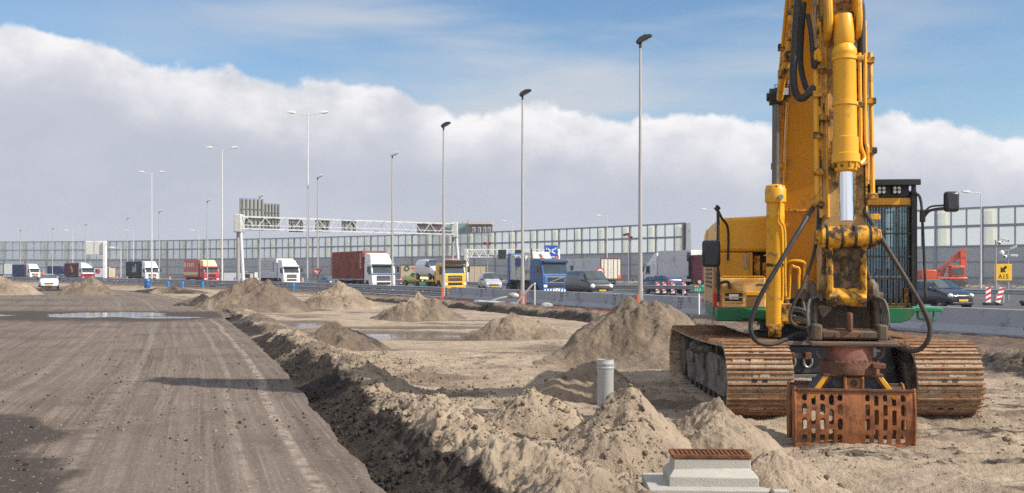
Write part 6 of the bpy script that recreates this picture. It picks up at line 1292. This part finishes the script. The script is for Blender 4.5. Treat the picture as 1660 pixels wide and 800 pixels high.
# work lamp and pipes on the left side of the boom
b = MB(TU); b.bx(-.60, -.42, 1.72, 1.84, 4.30, 4.44); wl = P(b, 'boom_lamp', EK, bevel=.015); P(MB(TU).bx(-.58, -.44, 1.84, 1.85, 4.32, 4.42), 'lens', HEADL, wl, bevel=.004); P(MB(TU).tube([(-.62, 1.8, 4.28), (-.62, 1.8, 4.47), (-.42, 1.8, 4.47), (-.42, 1.8, 4.28)], .008, 6, 1), 'lamp_hoop', EK, wl)
for du, r_ in ((-.05, .022), (-.10, .026), (-.145, .02)):
    P(MB(TU).tube([(bu0 + du, .95, 2.1), (bu0 + du, 1.05, 3.2), (bu0 + du, 1.28, 3.95), (bu0 + du, 1.8, 4.72), (bu0 + du, 2.6, 5.55), (bu0 + du, 3.1, 6.2)], r_, 8, 6), 'boom_pipe', EYR)
for v, z in ((1.1, 3.4), (1.55, 4.42), (2.0, 4.95), (1.02, 2.9)): P(MB(TU).box((bu0 - .10, v, z), (.2, .07, .10)), 'pipe_clamp', EYD, bevel=.01)
# stick -----------------------------------------------------------------------
su = -.04; sw = .255
st_poly = [(3.1, 8.7), (3.0, 7.0), (3.10, 4.6), (3.36, 2.7), (3.55, 1.72), (3.62, 1.60), (3.85, 1.58), (3.93, 1.70), (3.90, 2.4), (3.70, 4.6), (3.58, 5.6), (3.62, 6.9), (3.5, 8.7)]
sk_ = pl(st_poly, su - sw, su + sw, 'stick', STB, bevel=.02)
b = MB(TU)
for s in (-1, 1): b.prism([(v + .03, z) for v, z in ((3.90, 2.5), (3.70, 4.6), (3.58, 5.6), (3.60, 6.8))] + [(3.5, 6.8), (3.48, 5.6), (3.60, 4.6), (3.78, 2.5)], su + s * sw - (.0 if s > 0 else .02), su + s * sw + (.02 if s > 0 else 0), 'x')
P(b, 'edge_flange', EYD, sk_)
for s in (-1, 1): pl([(3.66, 4.55), (3.95, 4.72), (4.0, 4.88), (3.92, 5.2), (3.78, 5.8), (3.64, 6.7), (3.55, 6.7)], su + s * .17 - .035, su + s * .17 + .035, 'cylinder_bracket', EYR, sk_, bevel=.02)
# bucket cylinder
ct, cbm = Vector((su, 3.90, 4.86)), Vector((su, 4.10, 2.26)); d = (cbm - ct).normalized()
b = MB(TU); b.lathe([(.10, -.06), (.118, .02), (.118, .28), (.105, .30), (.14, .36), (.145, .40), (.145, .42), (.135, .44), (.135, 1.42), (.15, 1.43), (.15, 1.62), (.165, 1.63), (.165, 1.73), (.14, 1.75), (.125, 1.82), (.09, 1.84)], ct, d, 36); bc = P(b, 'bucket_cylinder', EY)
P(MB(TU).cyl(ct + d * 1.8, ct + d * 2.42, .082, n=28), 'rod', CHROME, bc)
b = MB(TU)
for k in range(10): t = k * math.pi / 5; w = d.orthogonal().normalized(); w2 = d.cross(w); e = ct + d * 1.74 + (w * math.cos(t) + w2 * math.sin(t)) * .142; b.cyl(e, e + d * .05, .018, n=6)
P(b, 'bolt', EYD, bc)
for h in (.45, 1.0): P(MB(TU).lathe([(.137, 0), (.15, .004), (.15, .045), (.137, .05)], ct + d * h, d, 32), 'clamp_band', EY, bc); P(MB(TU).bx(su + .13, su + .21, 3.92, 4.0, ct.z - h - .06, ct.z - h + .01), 'clamp_lug', EYD, bc, bevel=.008)
P(MB(TU).tube([(su + .17, 3.96, 4.45), (su + .18, 3.98, 3.6), (su + .18, 4.0, 3.35), (su + .22, 4.0, 3.2), (su + .16, 4.06, 3.12)], .022, 8, 6), 'feed_pipe', EY, bc); P(MB(TU).tube([(su + .24, 3.92, 4.45), (su + .24, 3.96, 3.5), (su + .26, 3.98, 3.3), (su + .24, 3.96, 3.15), (su + .1, 4.03, 3.12)], .022, 8, 6), 'feed_pipe', EYR, bc)
# pipes along the stick
for u_, z0, z1, r_ in ((-.34, 2.62, 4.42, .034), (-.285, 3.2, 4.9, .018), (-.22, 2.5, 4.9, .02), (.30, 2.72, 4.5, .028), (.25, 2.9, 4.9, .016)):
    P(MB(TU).tube([(u_, 3.90 - (z1 - 2.4) * .09, z1), (u_, 3.90 - ((z0 + z1) / 2 - 2.4) * .09, (z0 + z1) / 2), (u_, 3.90 - (z0 - 2.4) * .09, z0)], r_, 8, 2), 'stick_pipe', EYR)
for u_, z in ((-.33, 2.66), (-.33, 3.05), (-.33, 3.5), (-.33, 4.0), (-.27, 4.3), (-.25, 3.7), (.29, 2.75), (.29, 3.3), (.29, 3.9), (.28, 4.4), (.31, 2.5)): P(MB(TU).box((u_, 3.93 - (z - 2.4) * .09, z), (.12, .09, .075)), 'pipe_clamp', EYD, bevel=.012)
b = MB(TU); b.bx(-.22, -.06, 3.88, 3.90, 3.06, 3.09); b.bx(-.22, -.06, 3.88, 3.90, 3.13, 3.16); b.bx(-.22, -.06, 3.88, 3.90, 3.20, 3.23); b.tube([(-.21, 3.92, 2.95), (-.2, 3.92, 3.3), (-.18, 3.92, 3.42)], .018, 8, 3); P(b, 'stick_manifold', EYD, bevel=.004)
P(MB(TU).tube([(-.36, 3.78, 4.42), (-.33, 3.82, 4.52), (-.30, 3.80, 4.40)], .035, 8, 4), 'pipe_bend', EYR)
# pin boss, H link, coupler
b = MB(TU); zb2 = 2.26
for u0, u1, r_ in ((-.40, -.34, .085), (-.34, -.29, .135), (-.27, -.11, .135), (-.10, .04, .115), (.055, .20, .135), (.22, .29, .135), (.29, .34, .10)): b.cyl((u0, 4.10, zb2), (u1, 4.10, zb2), r_, n=24)
pb = P(b, 'link_pin', EYD, bevel=.008); 
P(MB(TU).cyl((-.12, 4.10, zb2), (-.095, 4.10, zb2), .14, n=24).cyl((.036, 4.10, zb2), (.06, 4.10, zb2), .14, n=24).cyl((-.288, 4.10, zb2), (-.268, 4.10, zb2), .142, n=24).cyl((.20, 4.10, zb2), (.222, 4.10, zb2), .142, n=24), 'pin_spacer', EK, pb)
# link body with oval window: plate between two ribs
def plate_with_holes(w, h, holes, cell, mapf, thick, name, m, par):
    nx, ny = int(round(w / cell)), int(round(h / cell)); xs = (np.arange(nx) + .5) * w / nx; ys = (np.arange(ny) + .5) * h / ny
    Xh, Yh = np.meshgrid(xs, ys, indexing='ij'); solid = np.ones((nx, ny), bool)
    for (cx, cy, hw, hh) in holes:   # stadium slots: half width, half height
        dx = np.abs(Xh - cx); dy = np.maximum(np.abs(Yh - cy) - max(hh - hw, 0), 0); solid &= ~((dx * dx + dy * dy) < hw * hw) if hh >= hw else True
    vid = {}; b = MB(TU); V_ = []; Fq = []
    def vi(i, j, k):
        key = (i, j, k)
        if key not in vid: vid[key] = len(V_); V_.append(mapf(i * w / nx, j * h / ny, k * thick))
        return vid[key]
    for i in range(nx):
        for j in range(ny):
            if not solid[i, j]: continue
            Fq.append((vi(i, j, 1), vi(i + 1, j, 1), vi(i + 1, j + 1, 1), vi(i, j + 1, 1))); Fq.append((vi(i, j, 0), vi(i, j + 1, 0), vi(i + 1, j + 1, 0), vi(i + 1, j, 0)))
            for di, dj, p, q in ((-1, 0, (i, j), (i, j + 1)), (1, 0, (i + 1, j + 1), (i + 1, j)), (0, -1, (i + 1, j), (i, j)), (0, 1, (i, j + 1), (i + 1, j + 1))):
                a, c = i + di, j + dj
                if a < 0 or c < 0 or a >= nx or c >= ny or not solid[a, c]: Fq.append((vi(*p, 0), vi(*q, 0), vi(*q, 1), vi(*p, 1)))
    b.add(V_, Fq); return P(b, name, m, par, smooth=True, angle=40)
lk = plate_with_holes(.34, .62, [(.17, .36, .075, .125)], .01, lambda x, y, k: (su - .17 + x, 4.05 + k - .07 * math.sin(math.pi * y / .62) + .02 * abs(x - .17) / .17, 1.56 + y), .05, 'link', STK, EX)
b = MB(TU)
for s in (-1, 1): b.prism([(3.95, 1.50), (4.14, 1.50), (4.18, 1.62), (4.13, 2.2), (4.02, 2.25)], su + s * .19 - .03, su + s * .19 + .03, 'x')
b.prism([(3.95, 1.44), (4.15, 1.44), (4.2, 1.55), (4.12, 1.66), (3.98, 1.66)], su - .215, su + .215, 'x'); P(b, 'link_rib', EYD, lk, bevel=.02)
P(MB(TU).tube([(su + .0, 3.98, 2.0), (su - .01, 3.99, 1.9), (su + .01, 4.0, 1.75)], .014, 8, 5).tube([(su + .06, 3.97, 2.02), (su + .05, 3.98, 1.78)], .016, 8, 1), 'inner_hose', HOSEG, lk)
for s in (-1, 1): pl([(3.60, 1.0), (4.05, 1.0), (4.12, 1.3), (3.95, 1.72), (3.70, 1.75), (3.55, 1.4)], su + s * .36 - .035, su + s * .36 + .035, 'coupler_cheek', DIRTM, bevel=.03)
b = MB(TU); b.bx(su - .33, su + .33, 3.75, 3.85, 1.12, 1.5); P(b, 'coupler_back', DIRTM, bevel=.02)
b = MB(TU); b.bx(su - .36, su + .36, 3.85, 4.25, 1.06, 1.18); b.bx(su - .42, su - .31, 4.02, 4.34, 1.05, 1.24); b.bx(su + .31, su + .42, 4.02, 4.34, 1.05, 1.24); b.bx(su - .32, su + .32, 4.25, 4.33, 1.07, 1.17); P(b, 'coupler_base', M('coupler_steel', (.105, .078, .055), .75, .2, .3, 4, (.17, .085, .04), .35, 5, .3, 50), bevel=.025)
P(MB(TU).bx(su - .03, su + .03, 4.18, 4.36, 1.16, 1.38), 'lifting_lug', RUSTR, bevel=.028, seg=3)
for s in (-1, 1):
    P(MB(TU).cyl((su + s * .14, 4.33, 1.12), (su + s * .14, 4.345, 1.12), .03, n=10), 'coupler_bolt', DIRTM); P(MB(TU).cyl((su + s * .36, 3.85, 1.55), (su + s * .46, 3.85, 1.55), .06), 'coupler_pin', DIRTM)
for s in (-1, 1):
    b = MB(TU)
    for k in range(3): b.tube([(su + s * (.37 + .02 * k), 4.0 + .05 * k, 1.05), (su + s * (.42 + .02 * k), 4.08 + .04 * k, 1.28), (su + s * (.40 + .015 * k), 4.05 + .03 * k, 1.50), (su + s * .33, 4.05, 1.56)], .017, 8, 6)
    P(b, 'coupler_hose', HOSEG)
b = MB(TU); b.ball((su + .31, 3.93, 1.64), (.07, .12, .13)); P(b, 'mud', FRM)
# rotator and grab ------------------------------------------------------------
ga = Vector((su, 4.26, 0)); 
b = MB(TU); b.bx(su - .46, su + .50, 4.0, 4.52, 1.0, 1.045); b.bx(su + .3, su + .52, 4.2, 4.4, .985, 1.06); gp = P(b, 'top_plate', M('coupler_steel'), bevel=.012)
P(MB(TU).lathe([(.29, .80), (.27, .84), (.265, .98), (.29, 1.0)], ga, (0, 0, 1), 40), 'rotator', PINK)
b = MB(TU); b.lathe([(.30, .67), (.335, .68), (.335, .765), (.33, .775), (.33, .82), (.28, .83)], ga, (0, 0, 1), 48); ri = P(b, 'slew_flange', RUSTR)
b = MB(TU)
for k in range(28): t = k * 2 * math.pi / 28; b.cyl((ga.x + .305 * math.cos(t), ga.y + .305 * math.sin(t), .82), (ga.x + .305 * math.cos(t), ga.y + .305 * math.sin(t), .845), .014, n=6)
P(b, 'flange_bolt', RUSTR, ri); P(MB(TU).bx(su + .2, su + .34, 4.48, 4.6, .755, .815), 'flange_block', RUSTR, ri, bevel=.01)
b = MB(TU); b.tube([(su - .30, 4.3, .98), (su - .36, 4.32, .92), (su - .34, 4.33, .86), (su - .3, 4.32, .84)], .022, 8, 5); b.tube([(su + .30, 4.3, .98), (su + .36, 4.32, .95), (su + .35, 4.33, .88), (su + .3, 4.32, .85)], .022, 8, 5); P(b, 'rotator_hose', HOSEG)
body = [(-.30, .67), (.30, .67), (.50, .44), (.50, .36), (-.50, .36), (-.50, .44)]
bo = P(MB(TU).prism([(su + x, z) for x, z in body], 4.04, 4.48, 'y'), 'grab_body', NAVYG, bevel=.02)
for s in (-1, 1): b = MB(TU).hexa([(su + s * .26, 4.47, .665), (su + s * .32, 4.47, .665), (su + s * .32, 4.52, .665), (su + s * .26, 4.52, .665), (su + s * .44, 4.47, .40), (su + s * .51, 4.47, .40), (su + s * .51, 4.52, .40), (su + s * .44, 4.52, .40)]); P(b, 'yellow_edge', EY, bo, bevel=.006)

b = MB(TU)
for s in (-1, 1): b.hexa([(su + s * .22, 4.47, .665), (su + s * .258, 4.47, .665), (su + s * .258, 4.51, .665), (su + s * .22, 4.51, .665), (su + s * .40, 4.47, .40), (su + s * .438, 4.47, .40), (su + s * .438, 4.51, .40), (su + s * .40, 4.51, .40)])
b.bx(su - .33, su + .33, 4.0, 4.53, .655, .69); P(b, 'body_frame', RUSTR, bo, bevel=.008)
b = MB(TU); b.bx(su - .10, su + .10, 4.48, 4.55, .40, .65); b.bx(su - .11, su - .08, 4.48, 4.58, .38, .66); b.bx(su + .08, su + .11, 4.48, 4.58, .38, .66); cc_ = P(b, 'centre_web', GRUST, bo, bevel=.01); P(MB(TU).cyl((su - .0, 4.552, .585), (su, 4.556, .585), .04, n=14), 'web_hole', EK, cc_)
P(MB(TU).cyl((su - .19, 4.5, .46), (su - .11, 4.5, .46), .07), 'pivot', EK, bo); P(MB(TU).cyl((su + .11, 4.5, .46), (su + .19, 4.5, .46), .07), 'pivot', EK, bo)
P(MB(TU).cyl((su - .66, 4.16, .46), (su - .42, 4.16, .46), .055), 'hinge_tube', DIRTM, bo); P(MB(TU).cyl((su + .42, 4.16, .46), (su + .60, 4.16, .46), .055), 'hinge_tube', DIRTM, bo)
WJ, HJ = 1.27, .60
slots = []
for cols, base in (((.067, .144, .222, .300, .374), 0), ((.610, .685, .760, .836, .914), 0)):
    for i, cx in enumerate(cols):
        rows_ = ((.045, .115), (.215, .19), (.47, .20), (.755, .155)) if i % 2 == 0 else ((.055, .18), (.31, .265), (.66, .27)) 
        for y0, hh in rows_: slots.append((cx * WJ, HJ * (1 - (y0 + hh / 2) * 1.05 - .02), .0265, max(.028, hh * HJ * .56)))
def jaw(sg, rz_):
    f = lambda y: (y / HJ)
    mp = lambda x, y, k: (su - WJ / 2 + x, ga.y + sg * (.31 + .055 * math.sin(math.pi * (f(y) * .8 + .12)) + k - .02), -.10 + y)
    o = plate_with_holes(WJ, HJ, slots, .008, mp, .025, 'jaw', GRUST, EX)
    for s in (-1, 1):
        b = MB(TU); pf = [(ga.y + sg * (.325 + .055 * math.sin(math.pi * (t * .8 + .12))), -.13 + t * (HJ + .03)) for t in [k / 10 for k in range(11)]] + [(ga.y + sg * .33, HJ - .06), (ga.y + sg * .24, HJ - .07), (ga.y + sg * .10, .40), (ga.y + sg * .12, .25), (ga.y + sg * .20, -.13)]
        b.prism(pf, su + s * (WJ / 2 + .003) - (0 if s > 0 else .028), su + s * (WJ / 2 + .003) + (.028 if s > 0 else 0), 'x')
        P(b, 'jaw_cheek', GRUST, o, bevel=.008)
    b = MB(TU); y0 = ga.y + sg * .30; b.bx(su - WJ / 2 - .03, su + WJ / 2 + .02, min(y0, y0 + sg * .04), max(y0, y0 + sg * .04), -.165, -.095); P(b, 'cutting_lip', GRUST, o, bevel=.006)
    b = MB(TU); y1 = ga.y + sg * .33; b.bx(su - WJ / 2, su + WJ / 2, y1 - .02, y1 + .02, HJ - .105, HJ - .075); P(b, 'top_rail', RUSTR, o, bevel=.006)
jaw(1, 0); jaw(-1, 0)
# big hoses ---------------------------------------------------------------------
def hose(pts, r_, m, name='hose'): P(MB().tube([at(*p) for p in pts], r_, 10, 8), name, m)
hose([(1326, 326, 12.75), (1316, 340, 12.6), (1297, 372, 12.4), (1262, 430, 12.3), (1232, 482, 12.3), (1218, 520, 12.3), (1219, 543, 12.3), (1231, 556, 12.35), (1252, 558, 12.4), (1275, 550, 12.45), (1297, 541, 12.5), (1318, 545, 12.5)], .028, HOSE)
hose([(1328, 332, 12.75), (1325, 380, 12.6), (1317, 420, 12.5), (1302, 462, 12.4), (1286, 495, 12.4), (1281, 516, 12.4), (1288, 527, 12.4), (1310, 534, 12.4), (1322, 536, 12.4)], .022, HOSEB)
hose([(1392, 330, 12.7), (1404, 346, 12.5), (1432, 392, 12.2), (1470, 455, 12.0), (1496, 500, 12.0), (1507, 528, 12.0), (1505, 550, 12.0), (1492, 566, 12.05), (1474, 569, 12.1), (1452, 560, 12.2), (1437, 547, 12.3), (1425, 541, 12.4)], .028, HOSEB)
hose([(1396, 388, 12.6), (1400, 420, 12.5), (1412, 460, 12.45), (1428, 500, 12.4), (1440, 525, 12.4), (1440, 530, 12.4), (1425, 531, 12.4)], .019, HOSEB)
hose([(1293, 0, 12.9), (1291, 30, 12.8), (1288, 80, 12.7), (1286, 125, 12.7), (1290, 152, 12.7), (1300, 160, 12.7), (1311, 152, 12.7), (1320, 143, 12.75)], .045, HOSE)
hose([(1303, 5, 13.0), (1299, 60, 12.9), (1298, 105, 12.9), (1305, 138, 12.85), (1314, 150, 12.8), (1322, 144, 12.8)], .035, HOSE)
hose([(1309, 24, 12.8), (1314, 50, 12.7), (1317, 85, 12.7), (1319, 108, 12.7), (1323, 100, 12.7), (1323, 78, 12.7)], .028, HOSE)
hose([(1387, 4, 12.7), (1394, 2, 12.6), (1397, 25, 12.6), (1397, 80, 12.6), (1400, 135, 12.6), (1399, 158, 12.6), (1392, 162, 12.6), (1388, 152, 12.65)], .042, HOSE)
hose([(1380, 20, 12.65), (1384, 60, 12.6), (1384, 100, 12.6), (1383, 112, 12.6), (1387, 105, 12.6), (1386, 70, 12.6)], .028, HOSE)
for p in ((1316, 146, 12.76), (1392, 158, 12.62), (1328, 322, 12.75), (1393, 326, 12.7)): P(MB().cyl(at(*p) - Vector((.035, 0, .03)), at(*p) + Vector((.035, 0, .03)), .052), 'hose_coupling', HOSEG)
hose([(1386, 62, 12.66), (1387, 110, 12.64), (1389, 150, 12.64), (1386, 190, 12.66), (1391, 225, 12.66), (1388, 260, 12.68), (1386, 300, 12.7)], .014, HOSEB)
for x0, y0 in ((1288, 18), (1286, 58), (1279, 92), (1272, 120)): P(MB().box(at(x0, y0, 13.3), (.16, .12, .13)), 'pipe_clamp', EYD, bevel=.02)
P(MB().tube([at(1285, 18, 13.3), at(1283, 32, 13.3), at(1291, 40, 13.3), at(1284, 60, 13.4), at(1276, 95, 13.6), at(1268, 130, 13.9), at(1264, 160, 14.4)], .045, 10, 6), 'boom_pipe', EYR)

# ------------------------------------------------------------------ thin spring haze
hm = bpy.data.materials.new('haze'); hm.use_nodes = True; nt = hm.node_tree; nt.nodes.clear()
pv_ = N('ShaderNodeVolumePrincipled'); pv_.inputs['Color'].default_value = (.80, .86, .95, 1); pv_.inputs['Density'].default_value = .0004; pv_.inputs['Anisotropy'].default_value = .3
L(pv_.outputs[0], N('ShaderNodeOutputMaterial').inputs['Volume'])
b = MB(); b.bx(-16000, 16000, -200, 2600, -1.7, 21.5); hz_ = b.build('haze', hm, smooth=False); tag(hz_, 'thin pale haze over the whole site and motorway', kind='stuff')
